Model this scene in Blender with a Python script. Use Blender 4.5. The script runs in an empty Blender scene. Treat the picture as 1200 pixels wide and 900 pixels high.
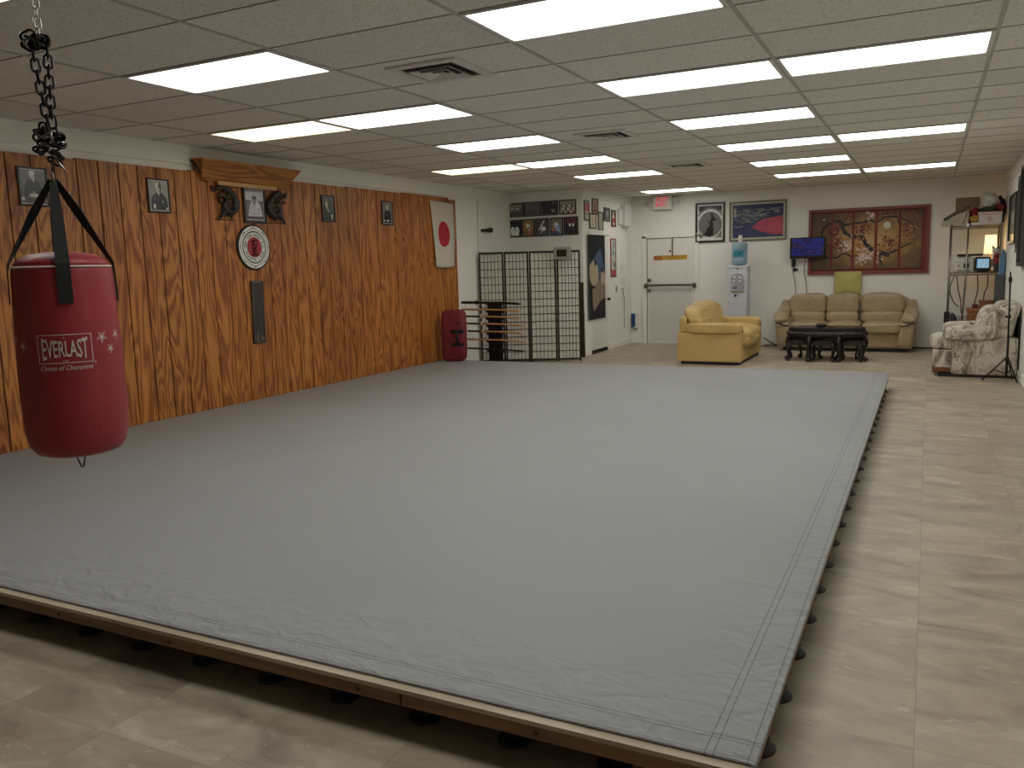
import bpy, bmesh, math, random
from mathutils import Vector, Matrix, Euler

sc = bpy.context.scene
COL = sc.collection
PI = math.pi
rnd = random.Random(7)

# ------------------------------------------------------------------ materials
def lin(c):
    return c / 12.92 if c <= 0.04045 else ((c + 0.055) / 1.055) ** 2.4

def hexc(h):
    h = h.lstrip('#')
    return tuple(lin(int(h[i:i + 2], 16) / 255) for i in (0, 2, 4)) + (1.0,)

class NT:
    def __init__(self, name):
        self.m = bpy.data.materials.new(name)
        self.m.use_nodes = True
        self.t = self.m.node_tree
        self.p = self.t.nodes['Principled BSDF']
        self.out = self.t.nodes['Material Output']
    def n(self, typ, **kw):
        nd = self.t.nodes.new(typ)
        for k, v in kw.items():
            setattr(nd, k, v)
        return nd
    def put(self, sock, v):
        if isinstance(v, bpy.types.NodeSocket):
            self.t.links.new(v, sock)
        else:
            sock.default_value = v
    def math(self, op, a, b=0.0, c=0.0):
        nd = self.n('ShaderNodeMath', operation=op)
        self.put(nd.inputs[0], a); self.put(nd.inputs[1], b); self.put(nd.inputs[2], c)
        return nd.outputs[0]
    def coord(self, scale=(1, 1, 1)):
        tc = self.n('ShaderNodeTexCoord')
        mp = self.n('ShaderNodeMapping')
        mp.inputs['Scale'].default_value = scale
        self.t.links.new(tc.outputs['Object'], mp.inputs['Vector'])
        return mp.outputs['Vector']
    def noise(self, vec, scale, detail=3.0, rough=0.55, dist=0.0):
        nd = self.n('ShaderNodeTexNoise')
        self.put(nd.inputs['Vector'], vec)
        nd.inputs['Scale'].default_value = scale
        nd.inputs['Detail'].default_value = detail
        nd.inputs['Roughness'].default_value = rough
        nd.inputs['Distortion'].default_value = dist
        return nd.outputs['Fac']
    def ramp(self, fac, stops, interp='LINEAR'):
        nd = self.n('ShaderNodeValToRGB')
        nd.color_ramp.interpolation = interp
        el = nd.color_ramp.elements
        while len(el) < len(stops):
            el.new(0.5)
        for e, (p, c) in zip(el, stops):
            e.position = p
            e.color = c
        self.put(nd.inputs['Fac'], fac)
        return nd.outputs['Color']
    def mix(self, fac, a, b, mode='MIX'):
        nd = self.n('ShaderNodeMix', data_type='RGBA', blend_type=mode)
        self.put(nd.inputs[0], fac); self.put(nd.inputs[6], a); self.put(nd.inputs[7], b)
        return nd.outputs[2]
    def sep(self, vec):
        nd = self.n('ShaderNodeSeparateXYZ')
        self.put(nd.inputs[0], vec)
        return nd.outputs
    def comb(self, x, y, z):
        nd = self.n('ShaderNodeCombineXYZ')
        self.put(nd.inputs[0], x); self.put(nd.inputs[1], y); self.put(nd.inputs[2], z)
        return nd.outputs[0]
    def bump(self, height, strength, dist=0.01):
        nd = self.n('ShaderNodeBump')
        nd.inputs['Strength'].default_value = strength
        nd.inputs['Distance'].default_value = dist
        self.put(nd.inputs['Height'], height)
        self.t.links.new(nd.outputs['Normal'], self.p.inputs['Normal'])
    def set(self, color=None, rough=None, metal=None, spec=None):
        if color is not None: self.put(self.p.inputs['Base Color'], color)
        if rough is not None: self.put(self.p.inputs['Roughness'], rough)
        if metal is not None: self.put(self.p.inputs['Metallic'], metal)
        if spec is not None: self.put(self.p.inputs['Specular IOR Level'], spec)

MATS = {}
def mat(h, rough=0.6, metal=0.0, var=0.10, scale=12.0, bump=0.0, spec=0.5):
    """plain procedural material: a base colour with gentle mottling"""
    key = (h, rough, metal, var, scale, bump, spec)
    if key in MATS:
        return MATS[key]
    N = NT('surface_' + h.strip('#'))
    c = hexc(h)
    v = N.coord()
    f = N.noise(v, scale, 4)
    lo = tuple(x * (1 - var) for x in c[:3]) + (1,)
    hi = tuple(min(1, x * (1 + var)) for x in c[:3]) + (1,)
    N.set(N.ramp(f, [(0.3, lo), (0.7, hi)]), rough, metal, spec)
    if bump:
        N.bump(N.noise(v, scale * 2.2, 5), bump)
    MATS[key] = N.m
    return N.m

def emis(name, h, strength):
    N = NT(name)
    v = N.coord()
    f = N.noise(v, 3.0, 2)
    c = hexc(h)
    N.set(c, 0.6)
    N.put(N.p.inputs['Emission Color'], N.ramp(f, [(0.2, tuple(x * 0.93 for x in c[:3]) + (1,)), (0.8, c)]))
    N.p.inputs['Emission Strength'].default_value = strength
    return N.m

# --- wood paneling: rotary-cut plywood grain (contours of stretched noise), varied per plank
def wood_panel_material():
    N = NT('plywood_grain')
    tc = N.n('ShaderNodeTexCoord')
    o = N.sep(tc.outputs['Object'])
    y, z = o[1], o[2]
    plank = N.math('FLOOR', N.math('DIVIDE', N.math('SUBTRACT', y, 0.06), 0.203))
    wn = N.n('ShaderNodeTexWhiteNoise', noise_dimensions='1D')
    N.put(wn.inputs['W'], plank)
    pr = wn.outputs['Value']
    vec = N.comb(N.math('MULTIPLY', pr, 3.0), N.math('MULTIPLY', y, 4.2),
                 N.math('ADD', N.math('MULTIPLY', z, 0.62), N.math('MULTIPLY', pr, 9.0)))
    n = N.noise(vec, 1.0, 2.5, 0.5, 0.5)
    ring = N.math('SINE', N.math('MULTIPLY', n, 78.0))
    ring = N.math('MULTIPLY_ADD', ring, 0.5, 0.5)
    fib = N.noise(N.comb(0.0, N.math('MULTIPLY', y, 190.0), N.math('MULTIPLY', z, 5.0)), 1.0, 2)
    g = N.math('ADD', N.math('MULTIPLY', ring, 0.78), N.math('MULTIPLY', fib, 0.30))
    base = N.ramp(g, [(0.08, hexc('#84481c')), (0.40, hexc('#a9682c')), (0.75, hexc('#bd7a35')), (1.0, hexc('#c88a45'))])
    big = N.noise(N.comb(pr, N.math('MULTIPLY', y, 1.1), N.math('MULTIPLY', z, 0.5)), 1.0, 2)
    tint = N.ramp(big, [(0.3, hexc('#d9b596')), (0.7, hexc('#ffffff'))])
    col = N.mix(0.6, base, tint, 'MULTIPLY')
    tone = N.math('MULTIPLY_ADD', pr, 0.22, 0.80)
    col = N.mix(1.0, col, N.comb(tone, tone, tone), 'MULTIPLY')
    N.set(col, 0.42)
    N.bump(g, 0.12, 0.004)
    return N.m

def timber(name, dark, light, axis=0, ring=30.0, rough=0.5):
    N = NT(name)
    tc = N.n('ShaderNodeTexCoord')
    o = N.sep(tc.outputs['Object'])
    s = [9.0, 9.0, 9.0]
    s[axis] = 0.9
    vec = N.comb(*[N.math('MULTIPLY', o[i], s[i]) for i in range(3)])
    n = N.noise(vec, 1.0, 2.5, 0.5, 0.4)
    r = N.math('MULTIPLY_ADD', N.math('SINE', N.math('MULTIPLY', n, ring)), 0.5, 0.5)
    N.set(N.ramp(r, [(0.0, hexc(dark)), (1.0, hexc(light))]), rough)
    return N.m

def canvas_material():
    N = NT('grey_canvas')
    tc = N.n('ShaderNodeTexCoord')
    o = N.sep(tc.outputs['Object'])
    x, y = o[0], o[1]
    blot = N.noise(N.comb(N.math('MULTIPLY', x, 0.8), N.math('MULTIPLY', y, 0.8), 0.0), 1.0, 3)
    col = N.ramp(blot, [(0.3, hexc('#8f9090')), (0.7, hexc('#949595'))])
    dR = N.math('SUBTRACT', MAT_X1, x)          # distance from the right and the near hem
    dN = N.math('SUBTRACT', y, MAT_Y0)
    def line(d, at, w):
        return N.math('LESS_THAN', N.math('ABSOLUTE', N.math('SUBTRACT', d, at)), w)
    s = line(dR, 0.105, 0.0017)
    for d, at in ((dR, 0.128), (dN, 0.085), (dN, 0.104), (dN, 0.012), (dR, 0.012)):
        s = N.math('MAXIMUM', s, line(d, at, 0.0017))
    stitch = N.math('MULTIPLY', s, 0.6)
    col = N.mix(stitch, col, hexc('#3e3f42'))
    N.set(col, 0.62, spec=0.3)
    near = N.math('MAXIMUM', N.math('SUBTRACT', 1.0, N.math('DIVIDE', dN, 0.55)), N.math('SUBTRACT', 1.0, N.math('DIVIDE', dR, 0.40)))
    near = N.math('MAXIMUM', near, 0.0)
    wr = N.noise(N.comb(N.math('ADD', N.math('MULTIPLY', x, 7.0), N.math('MULTIPLY', y, 3.5)),
                        N.math('SUBTRACT', N.math('MULTIPLY', y, 9.0), N.math('MULTIPLY', x, 1.0)), 0.0), 1.0, 2, 0.5, 0.8)
    slow = N.noise(N.comb(N.math('MULTIPLY', x, 1.6), N.math('MULTIPLY', y, 1.2), 2.0), 1.0, 2)
    hgt = N.math('ADD', N.math('MULTIPLY', N.math('MULTIPLY', wr, near), 1.7), N.math('MULTIPLY', slow, 0.6))
    N.bump(hgt, 0.5, 0.035)
    return N.m

def floor_material():
    N = NT('vinyl_tile_floor')
    tc = N.n('ShaderNodeTexCoord')
    o = N.sep(tc.outputs['Object'])
    u = N.math('DIVIDE', N.math('SUBTRACT', o[0], 0.014), 0.492)
    fu0 = N.math('FLOOR', u)
    v = N.math('DIVIDE', N.math('SUBTRACT', o[1], 2.696), 0.4957)
    fv0 = N.math('FLOOR', v)
    fu = N.math('ABSOLUTE', N.math('SUBTRACT', N.math('FRACT', u), 0.5))
    fv = N.math('ABSOLUTE', N.math('SUBTRACT', N.math('FRACT', v), 0.5))
    g = N.math('GREATER_THAN', N.math('MAXIMUM', fu, fv), 0.4958)
    wn = N.n('ShaderNodeTexWhiteNoise', noise_dimensions='2D')
    N.put(wn.inputs['Vector'], N.comb(fu0, fv0, 0.0))
    r = wn.outputs['Value']
    p = N.comb(N.math('ADD', N.math('MULTIPLY', o[0], 2.2), N.math('MULTIPLY', r, 40.0)), N.math('MULTIPLY', o[1], 4.4), r)
    cl = N.noise(p, 1.0, 6, 0.62, 0.7)
    col = N.ramp(cl, [(0.28, hexc('#84776a')), (0.43, hexc('#a09280')), (0.56, hexc('#aca08b')), (0.75, hexc('#c6bcab'))])
    spk = N.noise(p, 5.0, 5, 0.72)
    col = N.mix(N.math('MULTIPLY', N.math('GREATER_THAN', spk, 0.635), 0.32), col, hexc('#d6cdbb'))
    tone = N.math('MULTIPLY_ADD', r, 0.10, 0.93)
    col = N.mix(1.0, col, N.comb(tone, tone, tone), 'MULTIPLY')
    col = N.mix(N.math('MULTIPLY', g, 0.34), col, hexc('#6b604f'))
    N.set(col, N.math('MULTIPLY_ADD', cl, 0.2, 0.34), spec=0.42)
    N.bump(N.math('SUBTRACT', N.math('MULTIPLY', cl, 0.4), g), 0.08, 0.004)
    return N.m

def wall_material(name, h, rough=0.75):
    N = NT(name)
    v = N.coord()
    f = N.noise(v, 1.3, 4)
    c = hexc(h)
    N.set(N.ramp(f, [(0.3, tuple(x * 0.95 for x in c[:3]) + (1,)), (0.7, c)]), rough, spec=0.3)
    N.bump(N.noise(v, 90.0, 2), 0.06, 0.003)
    return N.m

def ceiling_material():
    N = NT('acoustic_tile')
    tc = N.n('ShaderNodeTexCoord')
    o = N.sep(tc.outputs['Object'])
    fu = N.math('FLOOR', N.math('DIVIDE', N.math('SUBTRACT', o[0], GX0), 1.22))
    fv = N.math('FLOOR', N.math('DIVIDE', N.math('SUBTRACT', o[1], GY0), 0.61))
    wn = N.n('ShaderNodeTexWhiteNoise', noise_dimensions='2D')
    N.put(wn.inputs['Vector'], N.comb(fu, fv, 0.0))
    tone = N.math('MULTIPLY_ADD', wn.outputs['Value'], 0.10, 0.92)
    v = N.coord()
    pits = N.noise(v, 70.0, 3, 0.7)
    col = N.ramp(pits, [(0.34, hexc('#c4c0b8')), (0.46, hexc('#e6e2d9')), (0.6, hexc('#ebe7de'))])
    col = N.mix(1.0, col, N.comb(tone, tone, tone), 'MULTIPLY')
    N.set(col, 0.85, spec=0.2)
    N.bump(pits, 0.25, 0.004)
    return N.m

def lens_material(name, h, strength):
    N = NT(name)
    tc = N.n('ShaderNodeTexCoord')
    o = N.sep(tc.outputs['Object'])
    w = N.math('MULTIPLY_ADD', N.math('COSINE', N.math('MULTIPLY', o[1], 34.0)), 0.10, 0.92)
    c = hexc(h)
    N.set(c, 0.4)
    N.put(N.p.inputs['Emission Color'], N.mix(1.0, c, N.comb(w, w, w), 'MULTIPLY'))
    N.p.inputs['Emission Strength'].default_value = strength
    return N.m

def marble_fabric():
    N = NT('marbled_upholstery')
    v = N.coord((1.0, 1.0, 0.5))
    a = N.noise(v, 4.2, 3, 0.55, 1.0)
    b = N.noise(v, 4.6, 3, 0.55, 2.2)
    col = N.ramp(a, [(0.32, hexc('#766b61')), (0.43, hexc('#b5aa9b')), (0.51, hexc('#d8d0c2')), (0.60, hexc('#cfc6b7')), (0.70, hexc('#8b8074'))])
    vein = N.math('LESS_THAN', N.math('ABSOLUTE', N.math('SUBTRACT', b, 0.5)), 0.013)
    col = N.mix(N.math('MULTIPLY', vein, 0.85), col, hexc('#6a5f56'))
    N.set(col, 0.85, spec=0.25)
    N.bump(N.noise(v, 60.0, 3), 0.15, 0.004)
    return N.m

def leather(name, h, rough=0.42):
    N = NT(name)
    v = N.coord()
    a = N.noise(v, 4.0, 5, 0.6, 0.6)
    c = hexc(h)
    N.set(N.ramp(a, [(0.3, tuple(x * 0.86 for x in c[:3]) + (1,)), (0.7, tuple(min(1, x * 1.06) for x in c[:3]) + (1,))]), rough, spec=0.45)
    N.bump(N.noise(N.coord((1, 1, 0.7)), 6.5, 5, 0.55, 1.6), 0.55, 0.03)
    return N.m

def painting_material():
    """a canvas brushed from brown edges to a golden middle"""
    N = NT('gold_brown_canvas')
    tc = N.n('ShaderNodeTexCoord')
    o = N.sep(tc.outputs['Object'])
    r = N.math('SQRT', N.math('ADD', N.math('POWER', N.math('DIVIDE', N.math('SUBTRACT', o[0], 0.10), 1.15), 2.0),
                              N.math('POWER', N.math('DIVIDE', o[1], 0.75), 2.0)))
    n = N.noise(N.coord(), 6.0, 4)
    f = N.math('ADD', r, N.math('MULTIPLY', N.math('SUBTRACT', n, 0.5), 0.6))
    N.set(N.ramp(f, [(0.05, hexc('#c09a62')), (0.35, hexc('#a07842')), (0.65, hexc('#6f5030')), (0.95, hexc('#4a3826'))]), 0.5)
    return N.m

def screen_material(name, cols, strength, sx, sy):
    N = NT(name)
    v = N.coord((sx, sy, 1))
    f = N.noise(v, 1.0, 5, 0.6, 0.8)
    N.set((0.01, 0.01, 0.012, 1), 0.15)
    N.put(N.p.inputs['Emission Color'], N.ramp(f, [(0.25 + 0.5 * i / (len(cols) - 1), hexc(c)) for i, c in enumerate(cols)]))
    N.p.inputs['Emission Strength'].default_value = strength
    return N.m

def glass_material(name, h, rough=0.08):
    N = NT(name)
    N.set(hexc(h), rough)
    N.p.inputs['Transmission Weight'].default_value = 0.75
    N.p.inputs['IOR'].default_value = 1.33
    return N.m

# ------------------------------------------------------------------ geometry
def I4():
    return Matrix.Identity(4)

class MB:
    """collects shapes with their materials and links them as ONE mesh object"""
    def __init__(self, M=None):
        self.v = []; self.f = []; self.mi = []; self.sm = []; self.mats = []
        self.M = M or I4()
    def _m(self, m):
        if m not in self.mats:
            self.mats.append(m)
        return self.mats.index(m)
    def add(self, verts, faces, m, smooth=False, M=None):
        T = self.M @ M if M is not None else self.M
        b = len(self.v)
        self.v += [T @ Vector(p) for p in verts]
        k = self._m(m)
        for f in faces:
            self.f.append([b + i for i in f]); self.mi.append(k); self.sm.append(smooth)
        return self
    def box(self, c, s, m, bev=0.0, M=None, seg=2, smooth=False):
        bm = bmesh.new()
        bmesh.ops.create_cube(bm, size=1.0)
        for v in bm.verts:
            v.co = Vector((v.co.x * s[0] + c[0], v.co.y * s[1] + c[1], v.co.z * s[2] + c[2]))
        if bev > 0:
            bmesh.ops.bevel(bm, geom=list(bm.edges), offset=min(bev, min(s) * 0.48), segments=seg, affect='EDGES', profile=0.5)
        return self._bm(bm, m, smooth or (bev > 0 and seg > 2), M)
    def _bm(self, bm, m, smooth=False, M=None):
        bm.verts.index_update()
        self.add([v.co.copy() for v in bm.verts], [[v.index for v in f.verts] for f in bm.faces], m, smooth, M)
        bm.free()
        return self
    def b2(self, lo, hi, m, bev=0.0, M=None, seg=2):
        c = [(a + b) / 2 for a, b in zip(lo, hi)]
        s = [abs(b - a) for a, b in zip(lo, hi)]
        return self.box(c, s, m, bev, M, seg)
    def tube(self, pts, r, m, n=8, closed=False, M=None, flat=1.0, smooth=True):
        pts = [Vector(p) for p in pts]
        k = len(pts)
        rr = r if isinstance(r, (list, tuple)) else [r] * k
        verts = []; faces = []
        up = None
        for i, p in enumerate(pts):
            if closed:
                t = pts[(i + 1) % k] - pts[i - 1]
            else:
                t = pts[min(i + 1, k - 1)] - pts[max(i - 1, 0)]
            t.normalize()
            if up is None:
                a = Vector((0, 0, 1)) if abs(t.z) < 0.9 else Vector((1, 0, 0))
                up = (a - t * a.dot(t)).normalized()
            else:
                up = (up - t * up.dot(t))
                if up.length < 1e-6:
                    up = Vector((1, 0, 0))
                up.normalize()
            sd = t.cross(up)
            for j in range(n):
                a = 2 * PI * j / n
                verts.append(p + (up * math.cos(a) * flat + sd * math.sin(a)) * rr[i])
        for i in range(k if closed else k - 1):
            i2 = (i + 1) % k
            for j in range(n):
                j2 = (j + 1) % n
                faces.append([i * n + j, i * n + j2, i2 * n + j2, i2 * n + j])
        if not closed:
            faces.append(list(range(n - 1, -1, -1)))
            faces.append([(k - 1) * n + j for j in range(n)])
        return self.add(verts, faces, m, smooth, M)
    def cyl(self, p0, p1, r, m, n=20, r1=None, M=None, smooth=True):
        return self.tube([p0, p1], [r, r if r1 is None else r1], m, n, M=M, smooth=smooth)
    def lathe(self, prof, m, n=24, M=None, smooth=True):
        """profile of (radius, height) turned about local z"""
        verts = []; faces = []
        for (r, z) in prof:
            for j in range(n):
                a = 2 * PI * j / n
                verts.append((r * math.cos(a), r * math.sin(a), z))
        for i in range(len(prof) - 1):
            for j in range(n):
                j2 = (j + 1) % n
                faces.append([i * n + j, i * n + j2, (i + 1) * n + j2, (i + 1) * n + j])
        faces.append(list(range(n - 1, -1, -1)))
        faces.append([(len(prof) - 1) * n + j for j in range(n)])
        return self.add(verts, faces, m, smooth, M)
    def prism(self, poly, z0, z1, m, M=None, smooth=False):
        """outline in local x,y extruded along z"""
        k = len(poly)
        area = sum(poly[i][0] * poly[(i + 1) % k][1] - poly[(i + 1) % k][0] * poly[i][1] for i in range(k))
        if area < 0:
            poly = poly[::-1]
        verts = [(p[0], p[1], z0) for p in poly] + [(p[0], p[1], z1) for p in poly]
        faces = [list(range(k - 1, -1, -1)), [k + i for i in range(k)]]
        for i in range(k):
            j = (i + 1) % k
            faces.append([i, j, k + j, k + i])
        return self.add(verts, faces, m, smooth, M)
    def cushion(self, c, s, m, e=5.0, n=10, deform=None, M=None):
        """rounded block: a superquadric of full size s about c"""
        verts = []; faces = []; idx = {}
        def vid(p):
            k = tuple(round(q, 5) for q in p)
            if k not in idx:
                idx[k] = len(verts); verts.append(p)
            return idx[k]
        for ax in range(3):
            for sg in (-1, 1):
                for i in range(n):
                    for j in range(n):
                        quad = []
                        for (a, b) in ((i, j), (i + 1, j), (i + 1, j + 1), (i, j + 1)):
                            u, w = -1 + 2 * a / n, -1 + 2 * b / n
                            p = [0, 0, 0]
                            p[ax] = sg; p[(ax + 1) % 3] = u; p[(ax + 2) % 3] = w
                            quad.append(vid(tuple(p)))
                        faces.append(quad if sg > 0 else quad[::-1])
        out = []
        for p in verts:
            L = sum(abs(q) ** e for q in p) ** (1 / e)
            q = Vector([x / L for x in p])
            if deform:
                q = deform(q)
            out.append((c[0] + q[0] * s[0] / 2, c[1] + q[1] * s[1] / 2, c[2] + q[2] * s[2] / 2))
        return self.add(out, faces, m, True, M)
    def ball(self, c, r, m, n=12, s=(1, 1, 1), M=None):
        bm = bmesh.new()
        bmesh.ops.create_uvsphere(bm, u_segments=n, v_segments=max(6, n // 2 + 2), radius=r)
        for v in bm.verts:
            v.co = Vector((v.co.x * s[0] + c[0], v.co.y * s[1] + c[1], v.co.z * s[2] + c[2]))
        return self._bm(bm, m, True, M)
    def text(self, body, m, size=0.1, w=None, h=None, offset=0.0, warp=None, at=(0, 0, 0), depth=0.0):
        """lettering in local x,y, centred on at; w/h force the size, warp bends each point"""
        cu = bpy.data.curves.new('lettering_curve', 'FONT')
        cu.body = body; cu.size = 1.0; cu.offset = offset
        cu.align_x = 'CENTER'; cu.align_y = 'CENTER'; cu.resolution_u = 3
        ob = bpy.data.objects.new('lettering_curve', cu)
        me = bpy.data.meshes.new_from_object(ob)
        pts = [v.co.copy() for v in me.vertices]
        fcs = [list(p.vertices) for p in me.polygons]
        bpy.data.objects.remove(ob); bpy.data.curves.remove(cu); bpy.data.meshes.remove(me)
        if not pts:
            return self
        x0, x1 = min(p.x for p in pts), max(p.x for p in pts)
        y0, y1 = min(p.y for p in pts), max(p.y for p in pts)
        sx = (w / (x1 - x0)) if w else size
        sy = (h / (y1 - y0)) if h else (sx if w else size)
        out = []
        for p in pts:
            x = (p.x - (x0 + x1) / 2) * sx; y = (p.y - (y0 + y1) / 2) * sy
            if warp:
                out.append(warp(x, y))
            else:
                out.append((x + at[0], y + at[1], at[2]))
        return self.add(out, fcs, m)
    def build(self, name, parent=None, label=None, world=None):
        me = bpy.data.meshes.new(name)
        me.from_pydata([tuple(v) for v in self.v], [], self.f)
        for m in self.mats:
            me.materials.append(m)
        for p, k, s in zip(me.polygons, self.mi, self.sm):
            p.material_index = k; p.use_smooth = s
        me.update()
        o = bpy.data.objects.new(name, me)
        COL.objects.link(o)
        if parent is not None:
            o.parent = parent
        if world is not None:
            o.matrix_world = world
        if label:
            o['label'] = label
        return o

def tag(o, label, cat, group=None, kind=None):
    o['label'] = label; o['category'] = cat
    if group: o['group'] = group
    if kind: o['kind'] = kind
    return o

def thing(name, label, cat, M, group=None):
    o = bpy.data.objects.new(name, None)
    o.empty_display_size = 0.1
    COL.objects.link(o)
    o.matrix_world = M if isinstance(M, Matrix) else Matrix.Translation(M)
    return tag(o, label, cat, group)

def struct(o):
    o['kind'] = 'structure'
    return o

def frame(o, r, u):
    """matrix with local x = r, y = u, z = r x u (out of the wall)"""
    r, u = Vector(r).normalized(), Vector(u).normalized()
    z = r.cross(u)
    M = Matrix((r, u, z)).transposed().to_4x4()
    M.translation = Vector(o)
    return M

def T(x, y, z, rz=0.0):
    return Matrix.Translation((x, y, z)) @ Matrix.Rotation(rz, 4, 'Z')

def rect(x0, y0, x1, y1):
    return [(x0, y0), (x1, y0), (x1, y1), (x0, y1)]

def ell(cx, cy, rx, ry, n=20, a0=0.0, a1=2 * PI):
    full = abs(a1 - a0 - 2 * PI) < 1e-6
    k = n if full else n + 1
    return [(cx + rx * math.cos(a0 + (a1 - a0) * i / n), cy + ry * math.sin(a0 + (a1 - a0) * i / n)) for i in range(k)]

def stroke(pts, w):
    """outline of a polyline drawn with a flat brush; w may taper"""
    pts = [Vector(p) for p in pts]
    ws = w if isinstance(w, (list, tuple)) else [w] * len(pts)
    L, R = [], []
    for i, p in enumerate(pts):
        t = pts[min(i + 1, len(pts) - 1)] - pts[max(i - 1, 0)]
        t.normalize()
        nrm = Vector((-t.y, t.x))
        L.append(tuple(p + nrm * ws[i] / 2)); R.append(tuple(p - nrm * ws[i] / 2))
    return L + R[::-1]

def curve(pts, k=6):
    """Catmull-Rom through the points"""
    P = [Vector(p) for p in pts]
    P = [P[0] * 2 - P[1]] + P + [P[-1] * 2 - P[-2]]
    out = []
    for i in range(1, len(P) - 2):
        for s in range(k):
            t = s / k
            out.append(0.5 * ((2 * P[i]) + (P[i + 1] - P[i - 1]) * t + (2 * P[i - 1] - 5 * P[i] + 4 * P[i + 1] - P[i + 2]) * t * t
                              + (3 * P[i] - P[i - 1] - 3 * P[i + 1] + P[i + 2]) * t ** 3))
    out.append(P[-2])
    return out

# ------------------------------------------------------------------ the room
XL, XR, YB, YF, ZC = -6.49, 1.03, 15.48, -3.0, 2.779      # walls and ceiling
XP, YP = -5.16, 12.97                                      # the boxed-out corner
GX0, GY0 = -5.803, 3.746                                   # ceiling grid origin
MAT_X0, MAT_X1, MAT_Y0, MAT_Y1, MAT_Z = -6.43, -0.375, 2.11, 10.52, 0.19
PX = -6.45                                                 # face of the wood paneling

WALL = wall_material('white_wall_paint', '#efece5')
TRIMW = mat('#ebe8df', 0.6, var=0.03)
WOODP = wood_panel_material()
BLACK = mat('#141414', 0.5)
BLACKM = mat('#191817', 0.4)
CHROME = mat('#b9b8b4', 0.28, 1.0, 0.05)
WHITE = mat('#e2e0da', 0.5, var=0.04)

def wallbox(name, lo, hi, m=WALL):
    return struct(MB().b2(lo, hi, m).build(name))

fl = struct(MB().b2((XL - 0.1, YF - 0.1, -0.1), (XR + 0.1, YB + 0.1, 0.0), floor_material()).build('floor'))
struct(MB().b2((XL - 0.1, YF - 0.1, ZC), (XR + 0.1, YB + 0.1, ZC + 0.1), ceiling_material()).build('ceiling'))
wallbox('wall_left', (XL - 0.1, YF, 0), (XL, YB, ZC))
wallbox('wall_right', (XR, YF, 0), (XR + 0.1, YB, ZC))
wallbox('wall_back', (XL - 0.1, YB, 0), (XR + 0.1, YB + 0.1, ZC))
wallbox('wall_front', (XL - 0.1, YF - 0.1, 0), (XR + 0.1, YF, ZC))
wallbox('wall_partition', (XL, YP, 0), (XP, YB, ZC))

# ceiling T-bars
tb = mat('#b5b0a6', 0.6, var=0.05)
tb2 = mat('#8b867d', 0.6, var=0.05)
g = MB()
c = -1
while GX0 + c * 1.22 < XR:
    x = GX0 + c * 1.22
    if x > XL:
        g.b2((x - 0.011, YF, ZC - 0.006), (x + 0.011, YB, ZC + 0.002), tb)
    c += 1
r = -11
while GY0 + r * 0.61 < YB:
    y = GY0 + r * 0.61
    if y > YF:
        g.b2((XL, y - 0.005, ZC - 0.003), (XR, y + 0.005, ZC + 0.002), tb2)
    r += 1
struct(g.build('trim_1'))

# wall band under the ceiling, baseboards
struct(MB().b2((XL, YF, 2.625), (XL + 0.018, YP, ZC), TRIMW).b2((XL, YF, 2.60), (XL + 0.028, YP, 2.625), TRIMW, 0.004).build('trim_2'))
struct(MB().b2((XP, YP, 2.64), (XP + 0.016, YB, ZC), TRIMW).build('trim_3'))
struct(MB().b2((XP, YB - 0.016, 2.63), (-2.1, YB, ZC), TRIMW).build('trim_4'))
struct(MB().b2((XR - 0.016, YF, 2.60), (XR, YB, ZC), TRIMW).build('trim_5'))
struct(MB().b2((XP, YP, 0), (XP + 0.014, 13.2, 0.11), TRIMW, 0.004).b2((XP, 14.2, 0), (XP + 0.014, YB, 0.11), TRIMW, 0.004)
       .build('baseboard_left'))
struct(MB().b2((XP, YB - 0.014, 0), (-4.92, YB, 0.11), TRIMW, 0.004).b2((-3.85, YB - 0.014, 0), (XR, YB, 0.11), TRIMW, 0.004).build('baseboard_back'))
struct(MB().b2((XR - 0.014, YF, 0), (XR, YB, 0.11), TRIMW, 0.004).build('baseboard_right'))
struct(MB().b2((XL, YP - 0.014, 0), (XP, YP, 0.11), TRIMW, 0.004).build('baseboard_partition'))

# grooved plywood paneling, sheet by sheet
pm = MB()
groove_shade = mat('#3a2210', 0.8)  # dark brown stands in for the shade inside the grooves
y = -0.0
pitch = 0.203
y0 = 11.055 - 55 * pitch
for k in range(55):
    a = y0 + k * pitch
    sheet = k // 6
    top = 2.525 + 0.022 * ((sheet * 37) % 3) / 2 + (0.03 if sheet >= 6 else 0)
    pm.b2((PX - 0.03, a + 0.005, 0.0), (PX, a + pitch - 0.005, top), WOODP, 0.003, seg=1)
    pm.b2((PX - 0.035, a - 0.006, 0.0), (PX - 0.010, a + 0.006, top - 0.002), groove_shade)
pm.b2((XL, y0, 0.0), (PX - 0.03, 11.055, 2.50), groove_shade)
struct(pm.build('wall_paneling'))

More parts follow.
